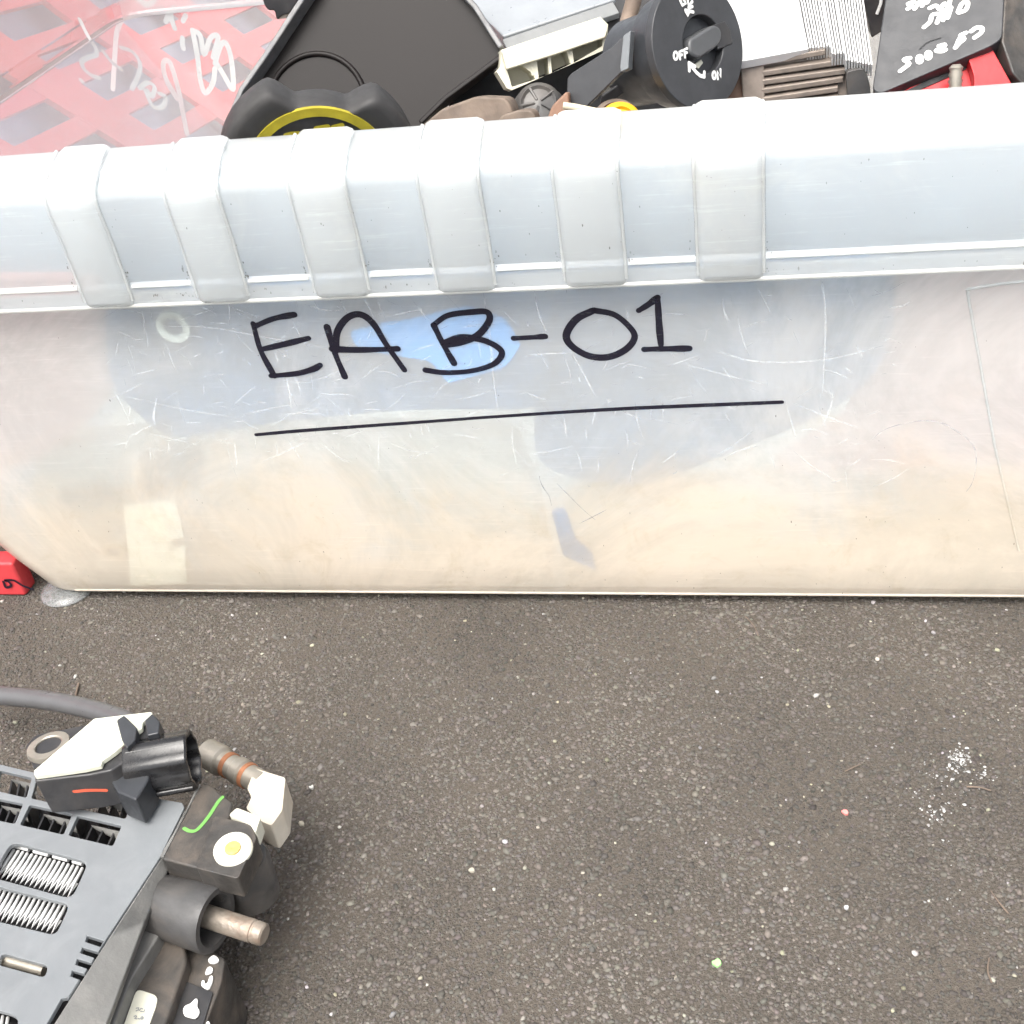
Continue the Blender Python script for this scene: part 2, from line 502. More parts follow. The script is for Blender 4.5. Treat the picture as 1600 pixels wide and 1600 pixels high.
def grains(name, xy, size, cols, mat, flat=0.55, sink=0.35, stretch=0.5):
    n = len(xy); nv = len(IV); nf = len(IF)
    V = np.repeat(IV[None], n, 0) * (1 + 0.30 * (rng.random((n, nv, 1)) - 0.5) * 2)
    sc = np.stack([size * (1 + stretch * rng.random(n)), size, size * flat], 1)
    V = V * sc[:, None, :]
    an = rng.random(n) * 6.283; c, s = np.cos(an)[:, None], np.sin(an)[:, None]
    X = V[:, :, 0] * c - V[:, :, 1] * s; Y = V[:, :, 0] * s + V[:, :, 1] * c
    tilt = (rng.random(n) - 0.5)[:, None] * 0.8
    Z = V[:, :, 2] + X * tilt * 0.5
    P = np.stack([X + xy[:, 0:1], Y + xy[:, 1:2], Z + (size * flat * (1 - 2 * sink))[:, None]], 2).reshape(-1, 3) * MM
    F = (IF[None] + (np.arange(n) * nv)[:, None, None]).reshape(-1)
    me = bpy.data.meshes.new(name)
    me.vertices.add(n * nv); me.loops.add(n * nf * 3); me.polygons.add(n * nf)
    me.vertices.foreach_set('co', P.astype(np.float32).ravel())
    me.loops.foreach_set('vertex_index', F.astype(np.int32))
    me.polygons.foreach_set('loop_start', np.arange(0, n * nf * 3, 3, dtype=np.int32))
    me.update(calc_edges=True)
    at = me.attributes.new('col', 'FLOAT_COLOR', 'POINT')
    C4 = np.concatenate([np.repeat(cols, nv, 0), np.ones((n * nv, 1))], 1)
    at.data.foreach_set('color', C4.astype(np.float32).ravel())
    me.materials.append(mat)
    o = bpy.data.objects.new(name, me); COL.objects.link(o); return o

M_GRAIN = grain_mat('asphalt_grain')
def visible_xy(n):
    out = []
    while len(out) < n:
        x, y = rng.uniform(-30, 360), rng.uniform(-205, 12)
        d = Vector((x, y, 0)) - CAM
        px = 800 + FPX * d.dot(rgt) / d.dot(fwd); py = 800 - FPX * d.dot(upv) / d.dot(fwd)
        if -60 < px < 1660 and 880 < py < 1680: out.append((x, y))
    return np.array(out)

N = 60000
xy = visible_xy(N)
sz = np.clip(rng.lognormal(-0.98, 0.36, N), 0.14, 1.0)
patch = 1 + 0.22 * np.sin(xy[:, 0] * 0.031 + 1.3 * np.sin(xy[:, 1] * 0.027)) * np.cos(xy[:, 1] * 0.043 + 0.8 + np.sin(xy[:, 0] * 0.019)) + 0.10 * np.sin(xy[:, 0] * 0.11 + xy[:, 1] * 0.07)
tone = (np.clip(rng.lognormal(-2.52, 0.24, N), 0.035, 0.18) * patch)[:, None]
warm = np.array([1.09, 0.97, 0.85]) * (1 + 0.10 * (rng.random((N, 3)) - 0.5))
o = grains('asphalt_grit', xy, sz, tone * warm, M_GRAIN, flat=0.42, sink=0.42)
tag(o, 'fine grey brown grit set in the asphalt surface', 'grit', kind='stuff')
N = 520
xy = visible_xy(N); sz = np.clip(rng.lognormal(-1.22, 0.45, N), 0.12, 0.8)
tone = rng.uniform(0.12, 0.42, (N, 1)); tintc = np.stack([np.ones(N), 1 - 0.10 * rng.random(N), 1 - 0.35 * rng.random(N)], 1)
o = grains('loose_sand', xy, sz, tone * tintc, M_GRAIN, flat=0.7, sink=0.15)
tag(o, 'pale sand specks scattered over the dark asphalt', 'sand', kind='stuff')
# chalky white patch on the right
GP = ground_plane(0)
pc = []
for (a, b, s, k) in [(1500, 1186, 9, 150), (1472, 1225, 24, 90), (1540, 1212, 7, 30), (1462, 1272, 9, 45), (1478, 1315, 4, 7), (1490, 1400, 24, 10), (1440, 1165, 28, 10)]:
    for _ in range(k):
        q = GP.p(a + rng.normal(0, s), b + rng.normal(0, s)); pc.append((q.x, q.y))
pc = np.array(pc); N = len(pc)
o = grains('chalk_crumbs', pc, np.clip(rng.lognormal(-1.6, 0.45, N), 0.08, 0.6), rng.uniform(0.2, 0.5, (N, 1)) * np.array([[1, 1, 0.98]]), M_GRAIN, flat=0.4, sink=0.3)
tag(o, 'white chalky crumbs in a patch on the asphalt at right', 'crumbs', kind='stuff')

def chip(name, x, y, r, col, label, cat='chip'):
    c = GP.p(x, y)
    k = 9; base = []
    for i in range(k):
        t = 2 * math.pi * i / k; rr = r * random.uniform(0.7, 1.15)
        base.append(c + Vector((math.cos(t) * rr, math.sin(t) * rr * 0.9, 0.9 + 0.25 * math.sin(t * 2))))
    o = prism(name, base, (0, 0, -0.8), solid(name + '_paint', col, 0.5), bevel=0.15)
    tag(o, label, cat); return o
chip('plastic_chip', 1120, 1507, 1.35, (0.30, 0.68, 0.22, 1), 'small light green plastic chip lying on the asphalt')
chip('plastic_chip', 1320, 1271, 0.95, (0.75, 0.22, 0.20, 1), 'tiny pinkish red chip lying on the asphalt')
chip('pebble', 487, 1232, 0.8, (0.45, 0.45, 0.42, 1), 'small white pebble right of the white elbow fitting', 'pebble')
chip('pebble', 737, 1362, 0.9, (0.36, 0.33, 0.27, 1), 'pale beige pebble on asphalt below the middle of the tub', 'pebble')
chip('pebble', 1322, 1420, 0.65, (0.45, 0.45, 0.45, 1), 'small white pebble on asphalt below the red chip', 'pebble')
def twig(pts, label, r=0.22):
    path = [GP.p(x, y) + Vector((0, 0, 0.7)) for x, y in pts]
    o = tube('dry_stalk', catmull(path, 5), r, M_TAN); tag(o, label, 'stalk', 'dry grass stalks on the asphalt')
twig([(1548, 1395), (1560, 1412), (1575, 1430)], 'thin dry stalk on asphalt near the right picture edge')
twig([(1545, 1500), (1543, 1520), (1549, 1538)], 'short curved dry stalk at the lower right of the asphalt')
twig([(1510, 1232), (1530, 1233), (1548, 1238)], 'thin dry stalk beside the white chalky patch')
twig([(1165, 966), (1178, 980), (1185, 996)], 'thin dry stalk just below the tub edge', 0.16)
twig([(1320, 1208), (1332, 1202), (1344, 1197)], 'short dry stalk left of the chalky patch', 0.18)
twig([(124, 1070), (121, 1082), (119, 1090)], 'short brown stalk beside the grey hose', 0.35)

# ------------------------------------------------------------------ the translucent tub
X0, X1, Y0, Y1, RC = 0.0, 372.0, 0.0, 330.0, 13.0
def ring(off, offl, z, seg=9, rmin=3):
    x0, x1, y0, y1 = X0 - offl, X1 + off, Y0 - off, Y1 + off
    r = max(rmin, RC + off * 0.6); out = []
    for cx, cyy, a0 in ((x1 - r, y0 + r, -90), (x1 - r, y1 - r, 0), (x0 + r, y1 - r, 90), (x0 + r, y0 + r, 180)):
        for k in range(seg + 1):
            t = R(a0 + 90 * k / seg); out.append(Vector((cx + r * math.cos(t), cyy + r * math.sin(t), z)))
    return out
def loft(name, prof, mat, parent, cap0=False, cap1=False, closed=False, auto=32):
    rings = [ring(*p) for p in prof]; n = len(rings[0]); v = [q for rr in rings for q in rr]; f = []
    m = len(rings)
    for k in range(m if closed else m - 1):
        k2 = (k + 1) % m
        for i in range(n): f.append([k * n + i, k * n + (i + 1) % n, k2 * n + (i + 1) % n, k2 * n + i])
    if cap0: f.append(list(range(n)))
    if cap1: f.append([(m - 1) * n + i for i in range(n)])
    return mesh_obj(name, v, f, mat, parent, smooth=True, auto=auto)

tub = thing('storage_tub', 'translucent milky plastic tub of car parts marked EAB-01 on its front', 'storage tub', (160, 150, 0))
WZ = 3.4
outer = [(0.0, -2.0, WZ), (2.4, 0.0, WZ + 0.5), (3.0, 1.0, WZ + 1.8), (3.26, 10.2, 17), (4.0, 37, 60), (5.0, 75, 120.5)]
inner = [(3.8, 73.5, 120.5), (2.75, 35.5, 60), (2.0, 8.7, 17), (1.6, -0.5, 6.4), (-1.5, -4.0, 5.0)]
body = loft('wall', outer + inner, M_WALL, tub, cap0=True, cap1=True)
body.data.materials.append(M_END)
for p_ in body.data.polygons:
    if (abs(p_.normal.y) < 0.5 and p_.center.x + tub.location.x < -0.006 and p_.center.z > 0.004) or p_.center.y + tub.location.y > 0.3: p_.material_index = 1
K = 70.0
RIMP = [(3.4, 119.9), (13.0, 119.9), (13.9, 120.9), (14.3, 126.2), (13.3, 127.6), (13.9, 129.5), (15.0, 141), (15.9, 152.2), (15.4, 154.2), (13.9, 156.2), (9.0, 159.2), (3.0, 161.4), (1.0, 161.8), (-0.6, 161.6), (-1.6, 160.2), (-1.4, 150), (3.2, 121)]
rim = loft('rim', [(o_, o_ + K, z) for o_, z in RIMP], M_RIM, tub, closed=True, auto=25)
rim.data.materials.append(M_END)
for p_ in rim.data.polygons:
    if abs(p_.normal.y) < 0.5 and p_.center.x + tub.location.x < -0.06: p_.material_index = 1
# raised ribs wrapped over the rim
RIBP = [(13.2, 120.6), (14.6, 120.8), (15.3, 122.5), (15.9, 140), (17.2, 150.5), (16.9, 154.6), (15.2, 157.0), (9.6, 160.6), (3.4, 162.7), (0.2, 163.1), (-0.2, 161.0), (2.8, 160.8), (12.6, 155.2), (14.4, 152), (12.8, 130)]
for k in range(6):
    xl = 67.3 + 35.0 * k; w = 15.4 + 0.35 * k
    v = []; n = len(RIBP)
    for (dx, sh) in ((0.0, -1.5), (0.7, -0.6), (2.0, 0.0), (w - 2.0, 0.0), (w - 0.7, -0.6), (w, -1.5)):
        for i, (o_, z) in enumerate(RIBP):
            s = sh if i < 10 else 0
            zz = z + (s if i in (7, 8, 9) else 0)
            v.append((xl + dx, -(o_ + (s if i < 8 else 0)), zz))
    f = [list(range(n)), [5 * n + i for i in range(n)][::-1]]
    for j in range(5):
        for i in range(n): f.append([j * n + i, j * n + (i + 1) % n, (j + 1) * n + (i + 1) % n, (j + 1) * n + i])
    mesh_obj('rib', v, f, M_RIB, tub, smooth=True, auto=60)
    # thick moulded corner beads on both sides of a rib
    for dx in (0.2, w - 0.2):
        path = [Vector((xl + dx, -(o_ - 0.9), z)) for o_, z in RIBP[2:9]]
        tube('rib_bead', catmull(path, 3), 0.48, M_RIB, tub, n=8)
# moulded line along the rim's foot, between ribs
edges_x = [14] + [q for k in range(6) for q in (67.3 + 35 * k - 0.8, 67.3 + 35 * k + 16.4 + 0.35 * k)] + [374]
for a in range(0, len(edges_x), 2):
    xa, xb = edges_x[a], edges_x[a + 1]
    tube('moulded_line', [(xa, -14.2, 126.6), (xb, -14.2, 126.6)], 0.55, M_EDGE, tub, n=8)
tube('lower_edge', [(10, -13.6, 120.4), (376, -13.6, 120.4)], 0.75, M_EDGE, tub, n=8)
tube('lower_edge', [(16, -2.5, WZ + 1.0), (352, -2.5, WZ + 1.0)], 0.6, M_WALL, tub, n=8)

FR = Plane((0, -3.0, 5.2), (0, -1, -0.0174))
# handwriting in thick black marker
LET = [
 ('E', [[(395.7, 505.6), (407.6, 547.6), (428.6, 587)], [(398.4, 509.6), (427.2, 497.7), (460, 491.2)], [(408.9, 545.5), (445.6, 537.1), (482.4, 527.9)], [(423.3, 587), (464, 583), (490, 576), (500.7, 569.9)]], 1.95),
 ('A', [[(511.2, 510.9), (523, 550.2), (538.8, 588.3)], [(525.7, 547.6), (527, 518.7), (542.7, 496.4), (563.7, 491.2), (583.4, 505.6), (603.1, 537.1), (632, 577.8)], [(519.1, 545), (563.7, 546.3), (621.5, 544.5)]], 2.1),
 ('B', [[(677.9, 508.2), (692.3, 537.1), (709.4, 567.3)], [(677.9, 506.9), (700.2, 492.5), (737, 487.2), (760.6, 487.2), (764.5, 500.4), (747.5, 522.7), (721.2, 534.5), (695, 539.7)], [(693.7, 535.8), (721.2, 526.6), (752.7, 530.6), (776.3, 541.1), (784.2, 552.9), (771.1, 568.6), (737, 579.1), (695, 581.7), (664.8, 577.8)]], 2.0),
 ('-', [[(802.5, 528.4), (828, 527), (852, 525.4)]], 1.75),
 ('0', [[(925.5, 485.5), (900, 499), (885, 523), (894, 541), (921, 556), (951, 557.5), (978, 545.5), (991.5, 527.5), (984, 511), (960, 491.5), (928, 484.6)]], 2.15),
 ('1', [[(998, 485), (1014, 475), (1027.5, 464.5)], [(1027.5, 464.5), (1029.6, 502), (1032.6, 538)], [(1006.5, 545.5), (1041, 544.6), (1077, 544)]], 1.95),
]
for ch, st, w in LET:
    geos = []
    for q, l in enumerate(st):
        path = catmull(FR.pts(l), 8)
        ph = random.random() * 6
        geos.append(ribbon_geo(path, lambda t, ph=ph, w=w: 0.93 * w * (1 + 0.10 * math.sin(5 * t + ph) + 0.05 * math.sin(13 * t + ph)), FR.n, 0.10 + 0.03 * q))
    v, f = join_geo(geos)
    o = mesh_obj('letter', v, f, M_INK, tub); o['label'] = 'handwritten black marker character ' + ('dash' if ch == '-' else ch)
path = catmull(FR.pts([(400, 679), (480, 672), (660, 659), (800, 649), (980, 638), (1222, 628)]), 10)
v, f = ribbon_geo(path, lambda t: 1.15 + 0.1 * math.sin(9 * t), FR.n, 0.12)
mesh_obj('underline', v, f, M_INK, tub)['label'] = 'long black marker underline'

# scratches and scuffs on the front wall
geos = []
def scratch(pts, w):
    path = catmull(FR.pts(pts), 5); LIFT[0] = (LIFT[0] + 1) % 23
    geos.append(ribbon_geo(path, lambda t: w * (0.25 + 0.75 * math.sin(math.pi * min(1, max(0, t)))), FR.n, 0.03 + 0.002 * LIFT[0]))
for _ in range(420):
    zone = random.random()
    if zone < 0.55: x, y = random.uniform(170, 760), random.uniform(470, 720)
    else: x, y = random.uniform(760, 1400), random.uniform(450, 760)
    a = random.choice([random.gauss(-0.35, 0.25), random.gauss(0.2, 0.3), random.gauss(1.35, 0.25)]); L = random.choice([10, 18, 30, 60]) * random.uniform(0.5, 1.4)
    bend = random.uniform(-0.12, 0.12) * L
    dx, dy = math.cos(a) * L / 2, math.sin(a) * L / 2
    scratch([(x - dx, y - dy), (x - dy / L * bend, y + dx / L * bend), (x + dx, y + dy)], random.uniform(0.10, 0.42))
for l, w in [([(755, 455), (765, 520), (770, 580), (778, 640)], 0.5), ([(835, 455), (842, 490), (855, 520)], 0.55), ([(890, 545), (915, 590), (930, 620)], 0.5),
             ([(1120, 548), (1170, 563), (1230, 566), (1300, 560), (1380, 540)], 0.5), ([(1240, 630), (1290, 650), (1340, 668)], 0.45),
             ([(250, 510), (330, 512), (420, 528), (520, 545)], 0.4), ([(245, 620), (240, 650), (243, 665)], 0.7), ([(448, 590), (452, 610), (455, 640)], 0.45),
             ([(500, 690), (530, 715), (548, 722)], 0.4), ([(1285, 440), (1290, 500), (1285, 620)], 0.5), ([(200, 620), (290, 640), (390, 655)], 0.3),
             ([(1075, 570), (1150, 590), (1200, 600)], 0.35), ([(1390, 480), (1410, 478), (1424, 470)], 0.7)]:
    scratch(l, w)
v, f = join_geo(geos)
def film(name, col, a):
    t = NT(name); d = t.n('ShaderNodeBsdfDiffuse'); d.inputs[0].default_value = col
    tr = t.n('ShaderNodeBsdfTransparent'); m = t.n('ShaderNodeMixShader')
    t.l(t.rng(t.noise(300.0, 3, 0.6, t.pos()), 0.35, 0.7, a * 0.35, a), m.inputs[0]); t.l(tr.outputs[0], m.inputs[1]); t.l(d.outputs[0], m.inputs[2]); t.l(m.outputs[0], t.out.inputs[0]); return t.m
M_SCR = film('scuffed_plastic', (0.92, 0.93, 0.94, 1), 0.45)
tag(mesh_obj('scratches', v, f, M_SCR, tub), 'pale scratches across the front wall', kind='stuff')
geos = []
for l, w in [([(870, 755), (890, 775), (910, 795), (930, 812)], 0.35), ([(905, 818), (925, 808), (948, 796)], 0.35), ([(842, 745), (848, 760), (858, 775), (862, 790)], 0.4), ([(842, 745), (870, 746), (910, 742)], 0.25),
             ([(868, 862), (900, 868), (950, 866)], 0.3), ([(915, 845), (935, 846), (958, 849)], 0.3), ([(1020, 790), (1060, 784), (1100, 775)], 0.22), ([(1072, 850), (1110, 830), (1132, 795)], 0.3), ([(985, 815), (995, 810), (1003, 806)], 0.25), ([(905, 868), (915, 880), (930, 892)], 0.5)]:
    scratch(l, w)
v, f = join_geo(geos)
tag(mesh_obj('dark_scratches', v, f, film('grey_scuff', (0.28, 0.31, 0.36, 1), 0.6), tub), 'grey blue scratches low on the front wall', kind='stuff')
# moulded recess outline and round injection mark on the right of the front wall
tube('moulded_outline', FR.pts([(1511, 452), (1530, 560), (1555, 700), (1592, 860)]), 0.4, M_WALL, tub, n=8)
tube('moulded_outline', FR.pts([(1511, 452), (1560, 444), (1640, 436)]), 0.4, M_WALL, tub, n=8)
cpt = FR.p(1432, 732); a, u, w = basis(FR.n, (0, 0, 1))
v, f = ribbon_geo([cpt + (u * math.cos(t) - w * math.sin(t)) * 16.5 * (1 + 0.015 * math.sin(7 * t)) for t in [-0.9 + 3.0 * i / 50 for i in range(51)]], lambda t: 0.15 + 0.35 * math.sin(math.pi * t), FR.n, 0.05)
mesh_obj('round_mark', v, f, film('mark_grey', (0.50, 0.50, 0.52, 1), 0.5), tub)
# dirt caught along the rim's edge and specks on the wall
geos = []
def speck(pln, x, y, r, lift):
    c = pln.p(x, y); k = random.randint(5, 7); a_, u_2, w_2 = basis(pln.n); ph = random.random() * 6; st_ = random.uniform(1, 2.6)
    geos.append(blob_geo([c + (u_2 * math.cos(2 * math.pi * i / k + ph) * st_ + w_2 * math.sin(2 * math.pi * i / k + ph)) * r * random.uniform(0.6, 1.2) for i in range(k)], pln.n, lift))
LPN = Plane((0, -14.45, 121), (0, -1, 0))
for i in range(90):
    x = random.choice([random.gauss(320, 60), random.gauss(1170, 25), random.uniform(0, 1600)]); y = 478 - (x / 1600) * 66 - 6
    speck(LPN, x, y + random.gauss(0, 2.5), random.uniform(0.08, 0.28), 0.02 + 0.001 * i)
for i in range(200):
    x = random.uniform(-20, 1600); y = 930 - abs(random.gauss(0, 170))
    if y > 480: speck(FR, x, y, random.uniform(0.05, 0.20), 0.04 + 0.0005 * i)
RBP = Plane((0, -14.6, 128), (0, -1, 0))
for k in range(6):
    for dx in (-1.0, 16.2 + 0.35 * k):
        for i in range(6):
            c_ = Vector((67.3 + 35 * k + dx + random.gauss(0, 0.5), -14.6, 127.8 + abs(random.gauss(0, 2.2)))); d_c = c_ - CAM
            speck(RBP, 800 + FPX * d_c.dot(rgt) / d_c.dot(fwd), 800 - FPX * d_c.dot(upv) / d_c.dot(fwd), random.uniform(0.08, 0.3), 0.3 + 0.002 * i)
RFP = Plane((0, -16.0, 140), (0, -1, 0.02))
for i in range(70):
    x = random.uniform(0, 1600); y = 395 - x * 0.05 + random.uniform(-90, 40)
    speck(RFP, x, y, random.uniform(0.05, 0.18), 2.0)
v, f = join_geo(geos)
tag(mesh_obj('dirt_specks', v, f, film('brown_dirt', (0.12, 0.085, 0.055, 1), 0.75), tub), 'small brown dirt specks', kind='stuff')
# domed clear foot under the corner
fc = GP.p(110, 928)
lathe('foot', [(9.5, 0.1), (10.0, 0.8), (9.2, 1.9), (6.5, 2.9), (3.0, 3.2), (0.6, 3.3)], (9.5, 2.0, 0), (0, 0, 1), M_CLEAR, tub, n=36)
for (x, y) in ((360, 8), (360, 320), (10, 320)):
    lathe('foot', [(9.5, 0.1), (10.0, 0.8), (9.2, 1.9), (6.5, 2.6), (0.6, 3.0)], (x, y, 0), (0, 0, 1), M_EDGE, tub, n=28)

# white paint-pen writing on the outside of the end wall, seen mirrored from inside
A1 = Vector((-37, 0, 60)); A2 = Vector((-75, 0, 120.5))
EW = Plane(A1 + Vector((-0.6, 0, 0)), Vector((1, 0, 0)).cross(Vector((0, 1, 0))).cross(Vector((0, 1, 0))))
d_ = (A2 - A1).normalized(); EW = Plane(A1 + Vector((-0.5, 0, 0)), d_.cross(Vector((0, 1, 0))))
WR = [[(120, 28), (135, 52), (150, 72), (152, 84), (140, 88), (129, 95), (134, 108), (146, 117), (156, 120)], [(128, 124), (130, 126)],
      [(189, 31), (181, 52), (178, 90), (175, 140)], [(163, 80), (175, 95), (190, 107)], [(190, 73), (208, 80), (220, 98), (216, 120), (207, 138)],
      [(219, 137), (232, 128), (243, 135), (238, 150), (232, 140)], [(228, 140), (240, 165), (256, 165), (260, 150), (250, 145)],
      [(275, 155), (258, 125), (254, 100), (264, 98), (276, 135), (284, 175), (291, 210)],
      [(262, 30), (270, 12)], [(258, 34), (264, 20), (268, 34), (272, 45)], [(285, 33), (289, 25)],
      [(300, 48), (308, 90), (312, 125), (320, 146), (332, 130), (335, 108)], [(300, 48), (312, 56), (318, 86), (328, 60), (340, 58), (332, 90)], [(335, 100), (344, 72), (352, 68), (360, 90), (364, 130), (362, 140), (350, 120), (338, 100)], [(284, 60), (284, 70), (286, 76)],
      [(215, 0), (230, 8), (240, 0)]]
BW = Plane((0, Y1 + 2.4, 60), (0, -1, 0.0422))
geos = []
for l in WR:
    pts = EW.pts(l); LIFT[0] = (LIFT[0] + 1) % 9; wall_n = EW.n
    if max(p.y for p in pts) > 328:
        pts = BW.pts(l); wall_n = BW.n
    geos.append(ribbon_geo(catmull(pts, 5), 2.8, wall_n, -0.8 - 0.02 * LIFT[0]))
v, f = join_geo(geos)
o = mesh_obj('paint_writing', v, f, M_WHITEPAINT, tub); o['label'] = 'white paint pen scrawl on the end wall, seen from behind'

# ------------------------------------------------------------------ red crate left of the tub
CX = -64.0
crate = thing('red_crate', 'red plastic lattice crate with side sloped to catch sky light, standing left of the translucent tub', 'crate', (-200, 200, 0))
SLN = Vector((0.80, 0, 0.60))                       # side leaned away from the tub so the sky lights it
LP_ = Plane((-54, 0, 20), SLN)
c0 = LP_.p(188, 125); va = LP_.p(188 + 36, 125 + 23.5) - LP_.p(188 - 36, 125 - 23.5); vb = LP_.p(188 + 62, 125 - 29) - LP_.p(188 - 62, 125 + 29)
for i_, (dirv, stepv, wid) in enumerate(((va, vb, 0.36), (vb, va, 0.44))):
    d = dirv.normalized(); s = SLN.cross(d).normalized()
    if s.dot(stepv) < 0: s = -s
    pitch = stepv.dot(s); h = pitch * wid / 2
    for k in range(-14, 15):
        c = c0 + s * (pitch * (k + 0.5)); ts = []
        for ax, lo, hi in ((1, 8, 640), (2, 20, 235)):
            if abs(d[ax]) < 1e-6: continue
            t1, t2 = (lo - c[ax]) / d[ax], (hi - c[ax]) / d[ax]; ts.append((min(t1, t2), max(t1, t2)))
        ta = max(t[0] for t in ts); tb = min(t[1] for t in ts)
        if tb - ta < 14: continue
        q = -SLN * (0.0 if i_ == 0 else 0.3)
        prism('lattice_bar', [c + d * ta + s * h + q, c + d * tb + s * h + q, c + d * tb - s * h + q, c + d * ta - s * h + q], -SLN * (3.4 - i_ * 0.6), M_CRATE, crate, bevel=0)
def boxp(name, lo, hi, mat, parent, bevel=0.6):
    (a, b, c), (x, y, z) = lo, hi
    return prism(name, [(a, b, z), (x, b, z), (x, y, z), (a, y, z)], (0, 0, c - z), mat, parent, bevel)
def slope_x(z): return -54 - (z - 20) * 0.75
prism('top_rail', [(slope_x(235) + 1, 3, 236), (slope_x(235) - 12, 3, 236), (slope_x(235) - 12, 646, 236), (slope_x(235) + 1, 646, 236)], (0, 0, 12), M_CRATE, crate, 1.0)
prism('front_wall', [(-420, 3, 19.3), (slope_x(19), 3, 19.3), (slope_x(235), 3, 235), (-420, 3, 235)], (0, 4, 0), M_CRATE, crate, 0.6)
prism('back_wall', [(-420, 642, 19.3), (slope_x(19), 642, 19.3), (slope_x(235), 642, 235), (-420, 642, 235)], (0, 4, 0), M_CRATE, crate, 0.6)
boxp('base', (-420, -1.5, 0.2), (-5.5, 6.5, 15.5), M_CRATE, crate, 1.2)
boxp('base', (-420, 7.0, 0.2), (-50, 646, 18.6), M_CRATE, crate, 1.2)
BP = depth_plane(-1.6)
strokes('marker_scrawl', BP, [[(6, 908), (10, 917), (18, 914), (14, 908), (8, 906), (22, 906), (36, 914), (52, 920)]], 1.0, M_INK, crate, lift=0.3)
o = prism('backdrop_sheet', [(slope_x(24) - 22, 12, 24), (slope_x(24) - 22, 636, 24), (slope_x(228) - 22, 636, 228), (slope_x(228) - 22, 12, 228)], -SLN * 3, M_CRATEFILL, None, 0.5)  # added backdrop for the grey sky and asphalt beyond the lattice openings
tag(o, 'added blue grey sheet in the red crate, standing for sky and asphalt beyond', 'sheet')

# ------------------------------------------------------------------ things in the tub, showing above the rim
TOCAM = lambda p: (CAM - Vector(p)).normalized()
def cam_axes(p):
    """directions at a point: towards the viewer's side, to the right, up"""
    f = TOCAM(p); r = (rgt - f * rgt.dot(f)).normalized(); return f, r, f.cross(r)

# dark shroud: shallow tray with a raised edge and a round moulding
sh_o = depth_plane(72).p(560, 110)
SH = Plane(sh_o, (0.06, -0.86, 0.52))
shroud = thing('plastic_shroud', 'large dark brown-black plastic shroud behind the round filler cap', 'shroud', SH.p(540, 330))
SHP = [(372, 215), (368, 185), (384, 146), (424, 88), (466, 24), (500, -28), (712, -22), (748, 14), (790, 80), (786, 94), (742, 128), (700, 160), (655, 205), (640, 330), (400, 340)]
pl = prism('tray', SH.pts(SHP), -SH.n * 3.0, M_SHROUD, shroud, bevel=0.5)
M_SHEDGE = solid('lighter_edge_plastic', (0.11, 0.11, 0.115, 1), 0.4, var=0.3, dust=0.4, dustcol=(0.25, 0.24, 0.22, 1))  # edge lips lighter than the tray
def lip(name, poly, w, h, mat, parent, pln):
    pts = pln.pts(poly)
    v = []; f = []; m = len(pts)
    for i, p in enumerate(pts):
        d = (pts[min(i + 1, m - 1)] - pts[max(i - 1, 0)]).normalized(); s = pln.n.cross(d)
        v += [p - s * w / 2 - pln.n * 1.0, p - s * w / 2 + pln.n * h, p + s * w / 2 + pln.n * h, p + s * w / 2 - pln.n * 1.0]
    for i in range(m - 1):
        for k in range(4): f.append([i * 4 + k, i * 4 + (k + 1) % 4, (i + 1) * 4 + (k + 1) % 4, (i + 1) * 4 + k])
    f.append([0, 1, 2, 3]); f.append([4 * m - 4 + k for k in (3, 2, 1, 0)])
    return mesh_obj(name, v, f, mat, parent, bevel=0.5)
lip('edge_lip', [(376, 214), (372, 186), (388, 147), (427, 91), (469, 27), (500, -20)], 1.8, 6.5, M_SHEDGE, shroud, SH)
lip('edge_lip', [(712, -20), (746, 17), (786, 80)], 1.7, 4.5, M_SHEDGE, shroud, SH)
lip('edge_lip', [(786, 84), (784, 94), (742, 126), (700, 157), (660, 196)], 1.6, 4.0, M_SHROUD, shroud, SH)
rc = SH.p(495, 165)
a, u, w = basis(SH.n, (0, 0, 1))
for rr, rad in ((16.0, 0.9),):
    tube('round_moulding', [rc + (u * math.cos(t) + w * math.sin(t)) * rr + a * 0.2 for t in [-1.35 + 2.7 * i / 30 for i in range(31)]], rad, M_SHROUD, shroud)

# oil filler cap
cp = depth_plane(16).p(501, 271)
f_, r_, u_ = cam_axes(cp)
axis = (f_ * math.cos(R(33)) - u_ * math.sin(R(33)) + r_ * 0.04).normalized()
capo = thing('filler_cap', 'round black filler cap with a yellow ring behind the tub rim', 'cap', cp - axis * 20)
def capr(t, r, h, k):
    if r < 14: return r
    t = t + R(2)
    s = 0.0
    for q in range(3):
        d = (t - q * 2 * math.pi / 3 + math.pi) % (2 * math.pi) - math.pi
        x = abs(d) / R(30)
        s = max(s, 1 - min(1, max(0, (x - 0.62) / 0.5)) ** 2 * (3 - 2 * min(1, max(0, (x - 0.62) / 0.5))))
    depth = 0.26 if h > -17 else 0.0
    return r * (1 - depth * s)
lathe('body', [(20, -12), (24.5, -12), (26.5, -11.4), (27.6, -10.4), (28.2, -9), (28.5, -5), (28.2, -2.0), (27.2, -0.5), (25.4, 0.0), (23.4, -0.2), (13.5, -0.6), (4, -0.7)], cp, axis, M_CAP, capo, n=120, hint=u_, rfun=capr, auto=50)
rg = []
for i in range(72):
    rg.append(i)
def annulus(name, o, ax, r0, r1, h, mat, parent, n=64, hint=None, th=0.4):
    return lathe(name, [(r0, h - th), (r1, h - th), (r1, h), (r0, h)], o, ax, mat, parent, n=n, hint=hint, close=False)
annulus('yellow_ring', cp, axis, 18.2, 20.8, 0.35, M_YELLOW, capo, hint=u_, th=1.2)
CP = Plane(cp + axis * 0.1, axis)
